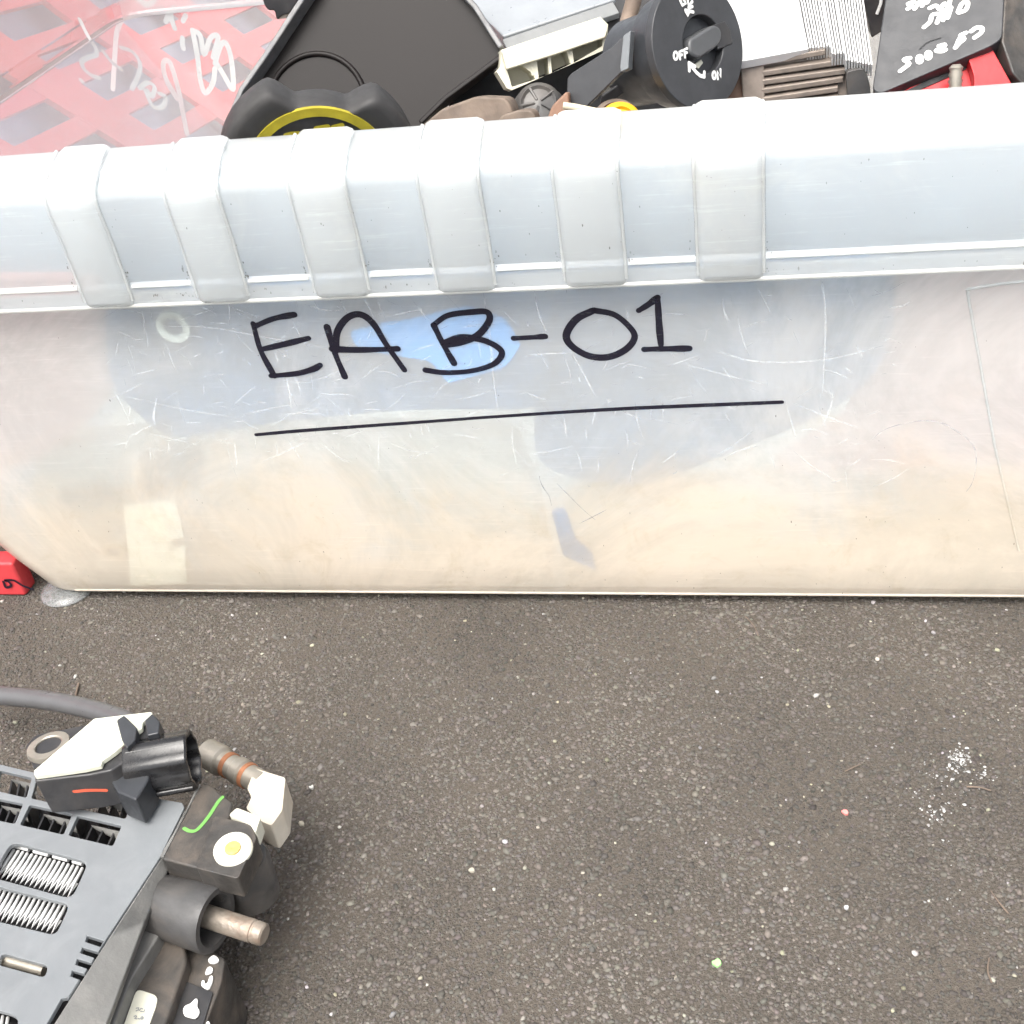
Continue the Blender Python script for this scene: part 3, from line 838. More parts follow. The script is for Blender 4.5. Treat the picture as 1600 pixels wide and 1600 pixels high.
strokes('symbol', CP, [[(447, 211), (455, 209), (466, 208)]], 1.6, M_YELLOW, capo, lift=0.2, smooth=False)
strokes('symbol', CP, [[(494, 200), (512, 197)]], 1.5, M_YELLOW, capo, lift=0.2, smooth=False)
strokes('symbol', CP, [[(521, 198), (534, 195)], [(470, 222), (520, 216)]], 1.5, M_YELLOW, capo, lift=0.2, smooth=False)

# black bracket end at the top left
bk = depth_plane(95)
o = prism('black_bracket', rounded(bk.pts([(405, -25), (412, 8), (420, 18), (428, 14), (432, 33), (441, 24), (452, 22), (470, -5), (475, -30)]), 1.0, 2), (0, 9, -2), M_BLACK, None, 0.5)
tag(o, 'jagged black plastic bracket end above the shroud edge', 'bracket')

# light grey control unit with cream connector
GU = Plane(depth_plane(82).p(785, 60), (0.05, -0.30, 0.95))
unit = thing('control_unit', 'light grey metal control unit with a cream connector block', 'control unit', depth_plane(110).p(850, 40))
UP = [(690, -40), (786, 56), (962, -2), (1000, -90), (800, -140)]
prism('case', GU.pts(UP), (0.0, 3, -14), M_GREYTOP, unit, bevel=0.6)
M_UNITSIDE = solid('grey_unit_flange', (0.16, 0.165, 0.165, 1), 0.45, var=0.1)
p1, p2 = GU.p(784, 59, -0.5), GU.p(958, 0, -0.5)
dn = (p2 - p1).normalized(); fr_ = GU.n.cross(dn)
if fr_.dot(CAM - p1) < 0: fr_ = -fr_
prism('flange', [p1, p2, p2 + fr_ * 4.5 - GU.n * 1.5, p1 + fr_ * 4.5 - GU.n * 1.5], -GU.n * 2, M_UNITSIDE, unit, bevel=0.3)
CN = Plane(depth_plane(70).p(860, 85), (0.30, -0.90, 0.32))
OUT = CN.pts([(776, 112), (782, 104), (783, 78), (938, 26), (950, 38), (949, 76), (800, 141), (792, 138)])
HOL = [[(792, 108), (812, 100), (834, 116), (836, 124), (800, 136)], [(839, 96), (856, 90), (858, 116), (842, 122)], [(861, 90), (884, 79), (892, 100), (862, 114)], [(894, 75), (942, 56), (941, 72), (897, 98)]]
shell_ = holed_plate('connector_shell', OUT, [CN.pts(h) for h in HOL], -CN.n * 9, M_CREAM, unit, bevel=0.35)
prism('connector_back', CN.pts([(786, 80), (938, 30), (946, 74), (802, 137), (780, 112)], -8.9), -CN.n * 3, M_CREAM, unit, bevel=0.3)
prism('connector_lip', CN.pts([(782, 80), (936, 29), (949, 44), (944, 60), (862, 88), (790, 110)], 2.4), -CN.n * 2.2, M_CREAM, unit, bevel=0.5)
for a_, b_ in (((826, 100), (834, 118)), ((858, 90), (860, 114)), ((889, 78), (893, 98))):
    q1, q2 = CN.p(*a_), CN.p(*b_)
    prism('divider', [q1 - rgt * 0.5, q1 + rgt * 0.5, q2 + rgt * 0.5, q2 - rgt * 0.5], -CN.n * 8, M_CREAM, shell_, bevel=0.1)

# key switch with OFF / ON face
sp_ = depth_plane(40).p(1092, 70)
f_, r_, u_ = cam_axes(sp_)
sax = (f_ * math.cos(R(46)) + (r_ * 0.965 + u_ * 0.26) * math.sin(R(46))).normalized()
sw = thing('key_switch', 'black round key switch with white OFF and ON lettering', 'switch', sp_ - sax * 25)
lathe('barrel', [(11.0, -27), (12.2, -26.5), (12.6, -15), (13.0, -12), (15.2, -11), (15.8, -8), (16.4, -3), (16.7, -2.8)], sp_, sax, M_BLACK_CLEAN, sw, n=56)
SWP = Plane(sp_, sax)
a, u, w = basis(sax, u_)
face = [sp_ + (u * math.cos(t) + w * math.sin(t)) * 17.4 for t in [2 * math.pi * i / 64 for i in range(64)]]
kc = SWP.p(1099, 69)
hole = [kc + (u * math.cos(t) + w * math.sin(t)) * 7.7 for t in [2 * math.pi * i / 36 for i in range(36)]]
swf = holed_plate('face', face, [hole], -sax * 3.0, M_GREYBLACK, sw, bevel=0.35)
lathe('recess', [(8.0, -3.2), (8.0, -8.5), (0.2, -8.6)], kc, sax, M_HOLE, sw, n=36, close=False)
# rotating key cylinder and the slot that runs to the edge of the face
prism('slot_tongue', SWP.pts([(1112, 40), (1132, 33), (1140, 48), (1144, 68), (1121, 78)], 0.35), -sax * 2.0, M_BLACK, sw, bevel=0.3)
KT = rounded(SWP.pts([(1074, 62), (1112, 39), (1123, 44), (1126, 58), (1120, 73), (1089, 94), (1074, 84)], 0.9), 1.6, 4)
prism('key_cylinder', KT, -sax * 6, solid('mid_grey_plastic', (0.065, 0.067, 0.07, 1), 0.4), sw, bevel=0.9, seg=3)
prism('key_cylinder_mark', SWP.pts([(1091, 100), (1104, 91), (1107, 96), (1100, 105)], -2.0), -sax * 1, M_LABEL, sw, bevel=0.1)
tx = lambda z: (740 + z[0] / 3.478, z[1] / 3.478)
W1 = lambda L: [tx(p) for p in L]
def osk(cx, cy_, rx, ry, n=10): return [(cx + rx * math.cos(2 * math.pi * i / n), cy_ + ry * math.sin(2 * math.pi * i / n)) for i in range(n + 1)]
strokes('lettering', SWP, [W1(osk(1096, 303, 11, 21)), W1([(1120, 322), (1116, 282), (1132, 276)]), W1([(1118, 302), (1130, 298)]), W1([(1146, 312), (1142, 270), (1158, 264)]), W1([(1144, 290), (1156, 286)])], 0.75, M_WHITEPAINT, swf, lift=0.15, smooth=False)['label'] = 'white printed OFF'
strokes('lettering', SWP, [W1(osk(1304, 410, 9, 20)), W1([(1324, 430), (1322, 388), (1340, 420), (1338, 378)])], 0.75, M_WHITEPAINT, swf, lift=0.15, smooth=False)['label'] = 'white printed ON'
strokes('arrow', SWP, [W1([(1182, 362), (1205, 392), (1228, 412), (1250, 418)]), W1([(1250, 418), (1252, 392)]), W1([(1168, 342), (1200, 362)]), W1([(1168, 342), (1170, 385)]), W1([(1174, 352), (1190, 372)])], 1.0, M_WHITEPAINT, swf, lift=0.15, smooth=False)
strokes('symbol', SWP, [W1([(1120, 2), (1132, 30), (1150, 18), (1140, 0)]), W1([(1160, -5), (1165, 30), (1185, 10)]), W1([(1150, 62), (1160, 85), (1170, 60)]), W1([(1148, 56), (1190, 66)]), W1([(1165, 42), (1185, 36)])], 0.9, M_WHITEPAINT, swf, lift=0.15, smooth=False)
# flat grey clip plate at the barrel's side
CLP = Plane(depth_plane(33).p(930, 120), (-0.25, -0.9, 0.35))
prism('clip_plate', CLP.pts([(884, 186), (886, 122), (893, 114), (952, 76), (976, 54), (979, 90), (972, 112), (944, 140), (915, 168), (905, 186)]), -CLP.n * 2.0, M_GREYBLACK, sw, bevel=0.4)
prism('clip_tab', CLP.pts([(976, 56), (988, 48), (984, 108), (972, 113), (971, 104)], 1.2), -CLP.n * 3.5, M_PLATE, sw, bevel=0.3)
boxd = depth_plane(44)
prism('clip_foot', boxd.pts([(940, 150), (985, 118), (992, 124), (985, 138), (950, 164), (935, 172)]), (0, 6, 0), M_BLACK, sw, bevel=0.5)
prism('clip_foot', boxd.pts([(988, 48), (1008, 30), (1014, 44), (996, 56)]), (0, 6, 0), M_DARKGREY, sw, bevel=0.5)

# finned aluminium heat sink
HS = Plane(depth_plane(52).p(1200, 90), (-0.02, -0.42, 0.90))
sink = thing('heat_sink', 'bright aluminium heat sink with fine fins and a grooved brown side', 'heat sink', depth_plane(80).p(1230, 120))
dropn = -HS.n
prism('top_plate', HS.pts([(1100, -60), (1150, 97), (1264, 76), (1236, -60)]), dropn * 3, M_ALU, sink, bevel=0.3)
nf = 24
for k in range(nf):
    t = k / (nf - 1)
    xb = 1262 + 100 * t; yb = (75 - 3.5 * ((xb - 1262) / 38)) if xb < 1300 else ((84 - 1.6 * ((xb - 1300) / 20)) if xb < 1322 else 93 + 13 * (xb - 1322) / 40 * 0.6)
    xt = 1236 + 104 * t
    s1, s2 = HS.p(xt, -60), HS.p(xb, yb)
    d = (s2 - s1).normalized(); s = HS.n.cross(d).normalized(); hw = 0.21
    lowr = 0.0 if k % 2 else 0.25
    prism('fin', [s1 - s * hw - HS.n * lowr, s1 + s * hw - HS.n * lowr, s2 + s * hw - HS.n * lowr, s2 - s * hw - HS.n * lowr], dropn * (4.2 - lowr), M_ALU, sink, bevel=0)
prism('fin_bed', HS.pts([(1238, -60), (1262, 74), (1300, 68), (1320, 82), (1358, 90), (1342, -60)], -3.2), dropn * 2.5, M_BLACK, sink, bevel=0.1)  # bed coloured black to paint shade into the gaps between fins
HF = Plane(depth_plane(53).p(1240, 120), (-0.05, -0.97, 0.22))
prism('side', HF.pts([(1157, 99), (1300, 74), (1322, 88), (1326, 190), (1166, 205)], -2.2), (0, 20, 3), M_ALUDARK, sink, bevel=0.4)
prism('side_edge', HF.pts([(1156, 100), (1194, 93), (1196, 190), (1164, 196)]), (0, 3, 0.5), M_ALUDARK, sink, bevel=0.5)
for k, (ya, yb_, xe) in enumerate([(100, 82, 1290), (116, 97, 1322), (130, 112, 1322), (144, 125, 1318), (158, 140, 1310), (172, 155, 1310)]):
    l1, l2 = HF.p(1190, ya), HF.p(xe, yb_)
    prism('ridge', [l1 + Vector((0, 0, 0.85)), l2 + Vector((0, 0, 0.85)), l2 - Vector((0, 0, 0.75)), l1 - Vector((0, 0, 0.75))], (0, 4, 0.6), M_ALUDARK, sink, bevel=0.35)
o = prism('grey_tab', rounded(depth_plane(47).pts([(1322, 112), (1350, 106), (1360, 135), (1362, 185), (1326, 190)]), 1.2, 3), (0, 4, 0), M_RUBBER, None, 0.5)
tag(o, 'small grey plastic tab between heat sink and black relay box', 'tab')
# dark wall of the part behind it
o = prism('black_socket', depth_plane(110).pts([(1340, -40), (1362, 60), (1392, 40), (1392, -50)]), (0, 22, -3), M_BLACK, None, 0.6)
tag(o, 'black socket with a shiny edge between heat sink and written box', 'socket')
tube('shiny_edge', [depth_plane(109).p(1378, -10), depth_plane(109).p(1376, 6), depth_plane(109).p(1370, 22)], 0.5, M_FIN, o)

# black box with white handwriting
BB = Plane(depth_plane(46).p(1450, 80), (-0.10, -0.60, 0.79))
bbox = thing('relay_box', 'black plastic box with white handwritten letters and numbers on top', 'relay box', depth_plane(80).p(1480, 90))
TOP = BB.pts([(1363, 140), (1376, 146), (1548, 72), (1566, 60), (1572, -60), (1392, -60)])
bcase = prism('case', rounded(TOP, 1.6, 3), -BB.n * 9, M_GREYBLACK, bbox, bevel=1.2, seg=3)
e1, e2 = BB.p(1566, 62, -0.6), BB.p(1574, -60, -0.6)
prism('side', [e1, e2, e2 + Vector((14, 3, -20)), BB.p(1600, 128, -6) + Vector((3, 0, 0)), BB.p(1584, 104, -3)], Vector((-3, 9, -6)), M_DARKGREY, bbox, bevel=0.8)
zx = lambda z: (1100 + z[0] / 3.2, z[1] / 3.2)
W2 = lambda L: [zx(p) for p in L]
HW = [[(1335, 158), (1362, 140), (1390, 142), (1385, 165), (1352, 190)],
      [(1310, 165), (1282, 180), (1300, 195), (1278, 215), (1256, 240)], [(1290, 180), (1275, 200), (1262, 232)],
      [(1175, 232), (1205, 225), (1190, 240), (1160, 255), (1190, 258), (1208, 250)], osk(1122, 278, 10, 16, 8), osk(1078, 298, 10, 16, 8),
      [(1030, 292), (1000, 300), (1025, 318), (1010, 335), (980, 358)],
      [(1270, 62), (1290, 20), (1318, 14), (1310, 50), (1275, 66)], [(1235, 40), (1218, 92)], [(1210, 48), (1195, 102)], [(1188, 56), (1165, 115)], [(1165, 70), (1140, 78), (1130, 110), (1100, 138)],
      [(1128, 42), (1160, 30), (1180, 48), (1200, 20), (1222, 28), (1230, 5)], [(1018, 46), (1040, 30), (1020, 22), (1050, 10)], [(1052, 46), (1080, 8)], [(1090, 32), (1110, 0)], [(1115, 15), (1125, -5)]]
strokes('handwriting', BB, [W2(l) for l in HW], 1.2, M_WHITEPAINT, bcase, lift=0.12)['label'] = 'white paint pen handwriting C5 2005'
strokes('scratch', BB, [W2([(1080, 245), (1120, 212), (1185, 190)])], 0.25, M_HOLE, bcase, lift=0.12)

# red housing under it, with a threaded stud
RB = Plane(depth_plane(40).p(1480, 125), (0.1, -0.72, 0.69))
redh = thing('red_housing', 'glossy red plastic housing under the black written box', 'housing', depth_plane(60).p(1490, 150))
prism('case', rounded(RB.pts([(1386, 150), (1440, 120), (1500, 96), (1548, 74), (1562, 92), (1588, 140), (1592, 190), (1390, 195)], -3), 1.5, 3), -RB.n * 14 , M_RED, redh, bevel=0.8)
prism('raised_ledge', rounded(RB.pts([(1512, 90), (1549, 74), (1582, 134), (1584, 190), (1520, 190), (1522, 120)], 0.2), 1.0, 3), -RB.n * 3.0, M_RED, redh, bevel=0.8)
prism('dark_slot', RB.pts([(1416, 136), (1508, 92), (1514, 100), (1470, 120), (1424, 140)], -2.6), -RB.n * 0.4, M_HOLE, redh, bevel=0)
st0, st1 = RB.p(1494, 170, -2), RB.p(1489, 110, 3.5)
sp2 = [st0.lerp(st1, i / 14) for i in range(15)]
tube('stud', sp2, [1.7 + (0.2 if i % 2 else -0.12) for i in range(14)] + [1.0], M_STEEL, redh, n=14)

# brown cable, rubber bung, tan and yellow bits between the big parts
o = tube('brown_cable', catmull([depth_plane(75).p(996, -40), depth_plane(72).p(990, 0), depth_plane(70).p(982, 30), depth_plane(66).p(974, 62), depth_plane(64).p(960, 110)], 5), 2.4, M_TAN)
tag(o, 'tan brown cable rising beside the key switch', 'cable')
o = lathe('rubber_bung', [(9.0, -14), (8.6, -4), (7.2, 0), (6.8, 2.0), (5.2, 3.6), (4.4, 3.0), (2.5, 3.4), (0.3, 3.6)], depth_plane(48).p(842, 168), (0.15, -0.75, 0.65), M_RUBBER, n=28)
tag(o, 'round black rubber bung below the cream connector', 'bung')
a, u, w = basis((0.15, -0.75, 0.65)); bc = depth_plane(48).p(842, 168)
for t in (0.4, 1.6, 2.9, 4.1, 5.3):
    tube('moulded_spoke', [bc + a * 3.5 + (u * math.cos(t) + w * math.sin(t)) * 1.0, bc + a * 3.2 + (u * math.cos(t) + w * math.sin(t)) * 5.5], 0.45, M_RUBBER, o, n=6)
def lump(name, poly, y, dep, mat, label, cat, bevel=0.8, tilt=0.35):
    pl = Plane(depth_plane(y).p(*poly[0]), (0, -1, tilt))
    o = prism(name, rounded(pl.pts(poly), 1.2, 2), (0, dep, -dep * 0.3), mat, None, bevel); tag(o, label, cat); return o
lump('tan_bracket', [(655, 200), (690, 170), (745, 150), (790, 152), (802, 172), (800, 260), (660, 270)], 34, 12, M_TAN, 'dusty tan bracket at the rim right of the shroud', 'bracket')
lump('brown_bracket', [(850, 200), (862, 165), (888, 140), (890, 190), (880, 250), (846, 250)], 27, 5, M_BROWN, 'brown plastic bracket edge left of the grey clip plate', 'bracket')
lump('tan_block', [(776, 196), (782, 180), (815, 170), (834, 172), (838, 190), (836, 260), (780, 262)], 22, 8, M_TAN, 'small dusty tan block in front of the rubber bung', 'block')
lump('black_block', [(700, 130), (800, 100), (900, 80), (960, 70), (1040, 60), (1040, 230), (700, 240)], 86, 30, M_HOLE, 'dark block deep in the tub under the cream connector', 'block')
lump('dark_interior_block', [(930, -40), (1040, -60), (1060, 60), (940, 80)], 104, 30, M_BLACK, 'added dark block standing for the shaded tub interior behind the key switch', 'block')  # added block; its black stands for the dark inside of the tub
o = tube('cream_rod', [depth_plane(22).p(880, 165), depth_plane(22).p(900, 168), depth_plane(22).p(948, 178)], 1.0, M_OLDCREAM); tag(o, 'short cream rod at the rim left of the yellow plug', 'rod')
o = lathe('yellow_plug', [(5.6, -12), (5.6, -1.0), (4.8, 0), (3.2, 0.2), (3.0, -0.8), (0.3, -0.9)], depth_plane(24).p(972, 182), (0.25, -0.55, 0.8), M_YELPLUG, n=28)
tag(o, 'yellow round plug just above the tub rim', 'plug')
o = lathe('tan_sleeve', [(5.8, -10), (6.2, -1), (5.2, 0.3), (3.8, 0.4), (3.6, -2), (0.3, -2)], depth_plane(29).p(962, 176), (0.1, -0.4, 0.9), M_TAN, n=28)
tag(o, 'tan round sleeve behind the yellow plug', 'sleeve')
lump('dark_carton', [(1130, 100), (1170, 96), (1176, 200), (1120, 210)], 58, 10, M_BROWN, 'brown part between the key switch and the heat sink', 'block')

# ------------------------------------------------------------------ things inside, pressed against the front wall
def inside(name, poly, gap, dep, mat, label, cat, r=2.0, bevel=0.3):
    """gap: millimetres behind the inner face of the front wall"""
    pl = Plane(FR.o + Vector((0, 0.5 + gap if gap < 0.2 else 1.45 + gap, 0)), FR.n)
    o = prism(name, rounded(pl.pts(poly), r, 4), (0, dep, 0), mat, None, bevel); tag(o, label, cat); return o
inside('slate_cover', [(162, 452), (168, 600), (260, 690), (420, 660), (640, 640), (860, 640), (862, 425)], 2.2, 5, M_NAVY, 'dark slate coloured cover seen through the left half of the front wall', 'cover', 10)
inside('slate_housing', [(838, 425), (834, 735), (1000, 765), (1160, 700), (1310, 640), (1392, 560), (1402, 400)], 6.5, 8, M_NAVY, 'dark slate housing seen through the right half of the front wall', 'housing', 12)
inside('rim_tint_sheet', [(-70, 300), (-70, 470), (800, 436), (1690, 390), (1690, 180), (800, 240)], 10.5, 1.2, solid('rim_blue_tint', (0.36, 0.47, 0.56, 1), 0.5, var=0.3, scale=25), 'added pale blue sheet inside the tub that tints the rim', 'sheet', 2.0)  # added sheet; its colour gives the rim its pale blue light
inside('blue_connector', [(640, 500), (690, 488), (730, 480), (790, 500), (815, 540), (790, 575), (700, 600), (672, 565), (610, 555), (560, 548), (545, 520), (600, 505)], 0.05, 1.8, M_BLUE, 'bright blue connector pressed to the front wall behind the letter B', 'connector', 1.5)
wc = Plane(FR.o + Vector((0, 0.3, 0)), FR.n).p(270, 512)
o = lathe('washer', [(3.0, 0), (5.2, 0), (5.2, 1.4), (3.0, 1.4)], wc, -FR.n, solid('white_zinc', (0.85, 0.85, 0.78, 1), 0.5), n=36, close=False); v = None
bmx = bmesh.new(); bmx.from_mesh(o.data); bmesh.ops.bridge_loops(bmx, edges=[e for e in bmx.edges if e.is_boundary]); bmx.to_mesh(o.data); bmx.free()
tag(o, 'pale ring washer pressed to the front wall left of the letter E', 'washer')
inside('cream_tag', [(193, 792), (275, 783), (288, 840), (270, 842), (272, 856), (290, 856), (292, 912), (205, 916)], 0.05, 2.2, solid('cream_white_plastic', (0.72, 0.69, 0.58, 1), 0.5), 'cream notched plate low behind the front wall at left', 'plate', 0.8)
wc = Plane(FR.o + Vector((0, 0.55, 0)), FR.n).p(178, 862)
o = lathe('bushing', [(2.0, 0), (4.0, 0), (4.2, 4), (2.0, 4)], wc, (0, 1, 0.04), M_BONE, n=30, close=False)
tag(o, 'small beige bushing beside the cream notched plate', 'bushing')
inside('beige_part', [(60, 700), (220, 690), (500, 680), (800, 690), (840, 800), (860, 905), (300, 912), (110, 912), (40, 800)], 9, 12, M_BONE, 'pale beige part lying along the bottom of the tub at left', 'part', 6)
inside('beige_carton', [(880, 790), (1250, 760), (1600, 740), (1640, 905), (880, 905)], 9, 12, M_BONE, 'pale beige part lying along the bottom of the tub at right', 'part', 6)
inside('faded_part', [(-60, 430), (158, 430), (160, 640), (60, 720), (-90, 760)], 6, 10, M_PINK, 'faded pink red part behind the left end of the front wall', 'part', 6)
inside('pink_part', [(1200, 740), (1330, 660), (1340, 570), (1360, 420), (1680, 420), (1680, 740)], 16, 8, M_PINK, 'faded pink red part behind the right end of the front wall', 'part', 6)
cw = Plane(FR.o + Vector((0, 0.95, 0)), FR.n)
for (xa, ya, xb, yb_, hgt, lab) in [(216, 700, 318, 690, 42, 'upper'), (92, 758, 190, 745, 40, 'lower left'), (214, 745, 310, 725, 34, 'lower right')]:
    pts = []
    for i in range(29):
        t = i / 28; x = xa + (xb - xa) * t; y = ya + (yb_ - ya) * t + (hgt if i % 2 else 0); pts.append(cw.p(x, y))
    o = tube('corrugated_strip', pts, 0.35, M_FIN, n=6); tag(o, lab + ' pale zigzag metal strip behind the front wall at left', 'metal strip', 'zigzag strips in the tub')
inside('grey_stick', [(862, 798), (882, 795), (900, 845), (925, 862), (930, 890), (880, 868)], 0.1, 2, M_NAVY, 'small dark blue clip low behind the middle of the front wall', 'clip', 0.8)

# ------------------------------------------------------------------ lower left: heater unit on the ground
ZT = 40.0
PT = ground_plane(ZT)
dev = thing('heater_unit', 'grey plastic heater unit with slotted plate and aluminium fins, lower left on the asphalt', 'heater unit', (70, -160, 0))
def offs(lst, dx, dy): return [(x + dx, y + dy) for x, y in lst]
outerp = [(-120, 1166), (0, 1194), (50, 1206), (110, 1219), (200, 1239), (285, 1254), (288, 1262), (249, 1341), (168, 1464), (81, 1600), (40, 1670), (-160, 1670)]
H1 = [[(-70, 1188), (-8, 1202), (-16, 1233), (-78, 1219)], [(0, 1203.5), (49.5, 1215), (41, 1246), (-6, 1235)], [(58, 1217), (128, 1233), (118, 1262), (49, 1247)], [(136, 1235), (206, 1250), (196, 1279), (127, 1264)],
      [(-64, 1234), (-24, 1243), (-36, 1274), (-74, 1266)], [(-16, 1245), (36, 1255.5), (23, 1287), (-27, 1276)], [(46.5, 1257), (113, 1272), (99, 1303.5), (31.5, 1288.5)], [(121.5, 1274), (190, 1290), (176, 1321.5), (107, 1305)]]
W1_ = [(18, 1315), (138, 1347), (112, 1404), (-14, 1370)]
W2_ = [(-24, 1380), (109, 1413), (87, 1461), (-46, 1429)]
W3_ = [(-60, 1565), (18, 1584), (30, 1594), (10, 1650), (-80, 1640)]
SL = [(3, 1489), (75, 1509), (70, 1527), (-3, 1507)]
BARS = [[(136 - 7.7 * k, 1462 + 18 * k), (162 - 9.0 * k, 1470 + 17.6 * k), (157 - 9.0 * k, 1479 + 17.6 * k), (133 - 7.7 * k, 1471 + 18 * k)] for k in range(4)]
CUT = [(96, 1560), (106, 1558), (104, 1566), (66, 1628), (58, 1626)]
holes = [rounded(PT.pts(h), 0.5, 2) for h in H1] + [rounded(PT.pts(W1_), 2.4, 4), rounded(PT.pts(W2_), 1.8, 4), rounded(PT.pts(W3_), 1.8, 4), rounded(PT.pts(SL), 1.2, 4)] + [PT.pts(b) for b in BARS] + [PT.pts(CUT)]
holed_plate('plate', PT.pts(outerp), holes, (0, 0, -1.3), M_PLATE, dev, bevel=0.22)
# body below the plate
low = ground_plane(4)
bodyp = [PT.p(x, y) for x, y in [(-120, 1170), (50, 1210), (275, 1258), (244, 1341), (164, 1464), (78, 1600), (36, 1668), (-158, 1668)]]
prism('body', [Vector((p.x, p.y, 27)) for p in bodyp], (0, 0, -26.6), M_HOLE, dev, bevel=0.4)
# upstanding walls inside the grid openings
for h in H1:
    q = PT.pts(h)
    for k in range(3):
        t = (k + 1) / 4; a_, b_ = q[0].lerp(q[1], t), q[3].lerp(q[2], t)
        d = (b_ - a_).normalized(); s = Vector((-d.y, d.x, 0)) * 0.22
        prism('grid_web', [p + Vector((0, 0, -3.0)) for p in (a_ - s, a_ + s, b_ + s, b_ - s)], (0, 0, -9.8), M_BLACK, dev, bevel=0)
    a_, b_ = q[0].lerp(q[1], 0.25), q[1]
    d = Vector((0, -1, 0)); n_ = (q[3] - q[0]).normalized()
    prism('grid_ledge', [a_ + n_ * 0.3 + Vector((0, 0, -2.3)), b_ + n_ * 0.2 + Vector((0, 0, -2.3)), b_ + n_ * 1.5 + Vector((0, 0, -4.8)), a_.lerp(b_, 0.15) + n_ * 0.5 + Vector((0, 0, -3.0))], (0, 0, -0.7), M_PLATEEDGE, dev, bevel=0)
# corrugated aluminium fins behind the windows
def fin_strip(win, n, inset=1.4, top=0.12):
    pl = ground_plane(ZT - 3.0)
    a_, b_, c_, d_ = pl.pts(win)
    up1, up2 = a_.lerp(d_, top), b_.lerp(c_, top); dn1, dn2 = a_.lerp(d_, 0.98), b_.lerp(c_, 0.98)
    path = []
    for i in range(n):
        t0, t1 = (i + 0.15) / n, (i + 0.40) / n
        pa, pb = up1.lerp(up2, t1), dn1.lerp(dn2, t0)
        path += [pa, pa.lerp(pb, 0.5), pb, pb.lerp(up1.lerp(up2, min(1, t1 + 1 / n)), 0.5) + Vector((0, 0, -0.5))]
    tube('corrugated_fin', path, 0.40, M_FIN, dev, n=7)
    pl2 = ground_plane(ZT - 9)
    q = [p + Vector((0, 0, -3.6)) for p in (a_, b_, c_, d_)]
    prism('fin_backing', q, (0, 0, -2.0), M_HOLE, dev, bevel=0)  # dark backing paints in the shade behind the corrugated fin
fin_strip(W1_, 17, top=0.20); fin_strip(W2_, 17, top=0.08); fin_strip(W3_[:2] + W3_[3:], 10)
pl = ground_plane(ZT - 3)
for i in range(4):
    a_, b_ = (23 + 30.5 * i, 1321.5 + 8.0 * i), (46 + 30.5 * i - (8 if i == 3 else 0), 1327.5 + 8.0 * i - (2 if i == 3 else 0))
    tube('fin_tab', [pl.p(*a_), pl.p(*b_)], 0.6, M_FIN, dev, n=8)
tube('shaft', [ground_plane(ZT - 2.6).p(8, 1500), ground_plane(ZT - 2.6).p(70, 1517)], 1.35, M_STEEL, dev, n=16)
# worn bevelled side strip
e_in = PT.pts([(288, 1262), (249, 1341), (168, 1464), (81, 1600), (40, 1668)])
lowp = ground_plane(ZT - 4)
e_out = [lowp.p(x, y) for x, y in [(306, 1290), (266, 1352), (226, 1442), (172, 1588), (140, 1668)]]
v = []; f = []
for a_, b_ in zip(e_in, e_out):
    a2 = a_ + Vector((0.25, 0, -0.1))
    v += [a2, b_, b_ - Vector((1.5, 0, 4)), a2 - Vector((1, 0, 4))]
for i in range(len(e_in) - 1):
    for k in range(4): f.append([i * 4 + k, i * 4 + (k + 1) % 4, i * 4 + 4 + (k + 1) % 4, i * 4 + 4 + k])
f += [[0, 1, 2, 3], [len(v) - 1, len(v) - 2, len(v) - 3, len(v) - 4]]
mesh_obj('side_strip', v, f, M_PLATEEDGE, dev, bevel=0.5)
z30 = ground_plane(30)
prism('side_strip_shelf', z30.pts([(218, 1440), (250, 1454), (244, 1468), (205, 1530), (176, 1605), (150, 1668), (120, 1660)]), (0, 0, -9), M_PLATEEDGE, dev, bevel=0.5)
# mounting bracket with washer
z42 = ground_plane(41)
prism('bracket', rounded(z42.pts([(312, 1226), (326, 1225), (364, 1254), (352, 1300), (330, 1362), (250, 1341), (286, 1278)]), 1.0, 2), (0, 0, -12), M_DARKGREY, dev, bevel=0.6)
prism('bracket_edge', z42.pts([(309, 1227), (314, 1226), (256, 1340), (250, 1339), (287, 1276)], 0.3), (0, 0, -1.0), M_PLATEEDGE, dev, bevel=0.15)
z43 = ground_plane(42.2)
prism('pad', rounded(z43.pts([(335, 1274), (392, 1288), (401, 1308), (372, 1373), (305, 1356)]), 1.0, 3), (0, 0, -7), M_DARKGREY, dev, bevel=0.7)
strokes('paint_mark', z42, [[(288, 1295), (297, 1299), (308, 1297), (325, 1278), (340, 1255), (348, 1246)]], 0.95, M_GREENINK, dev, lift=0.15)['label'] = 'green paint pen tick mark'
wc = z43.p(365, 1329)
wash = lathe('washer', [(4.6, 0.0), (4.6, 0.7), (4.3, 1.0), (1.9, 0.9), (0.2, 0.9)], wc, (0.1, -0.1, 1), solid('dirty_nylon', (0.50, 0.49, 0.42, 1), 0.55, var=0.15, scale=300, dust=0.6, dustcol=(0.34, 0.28, 0.16, 1), bump=0.3), dev, n=36)
lathe('screw_head', [(1.9, 0.9), (1.8, 1.3), (1.1, 1.45), (0.2, 1.2)], wc, (0.1, -0.1, 1), solid('yellowed_zinc', (0.38, 0.29, 0.09, 1), 0.5, var=0.3, scale=600, dust=0.5, dustcol=(0.5, 0.45, 0.25, 1)), wash, n=14)
prism('cream_clip', rounded(z43.pts([(358, 1276), (371, 1264), (408, 1279), (400, 1304), (392, 1290)], 0.6), 0.6, 2), (0, 0, -5), M_LABEL, dev, bevel=0.4)
z30b = ground_plane(32)
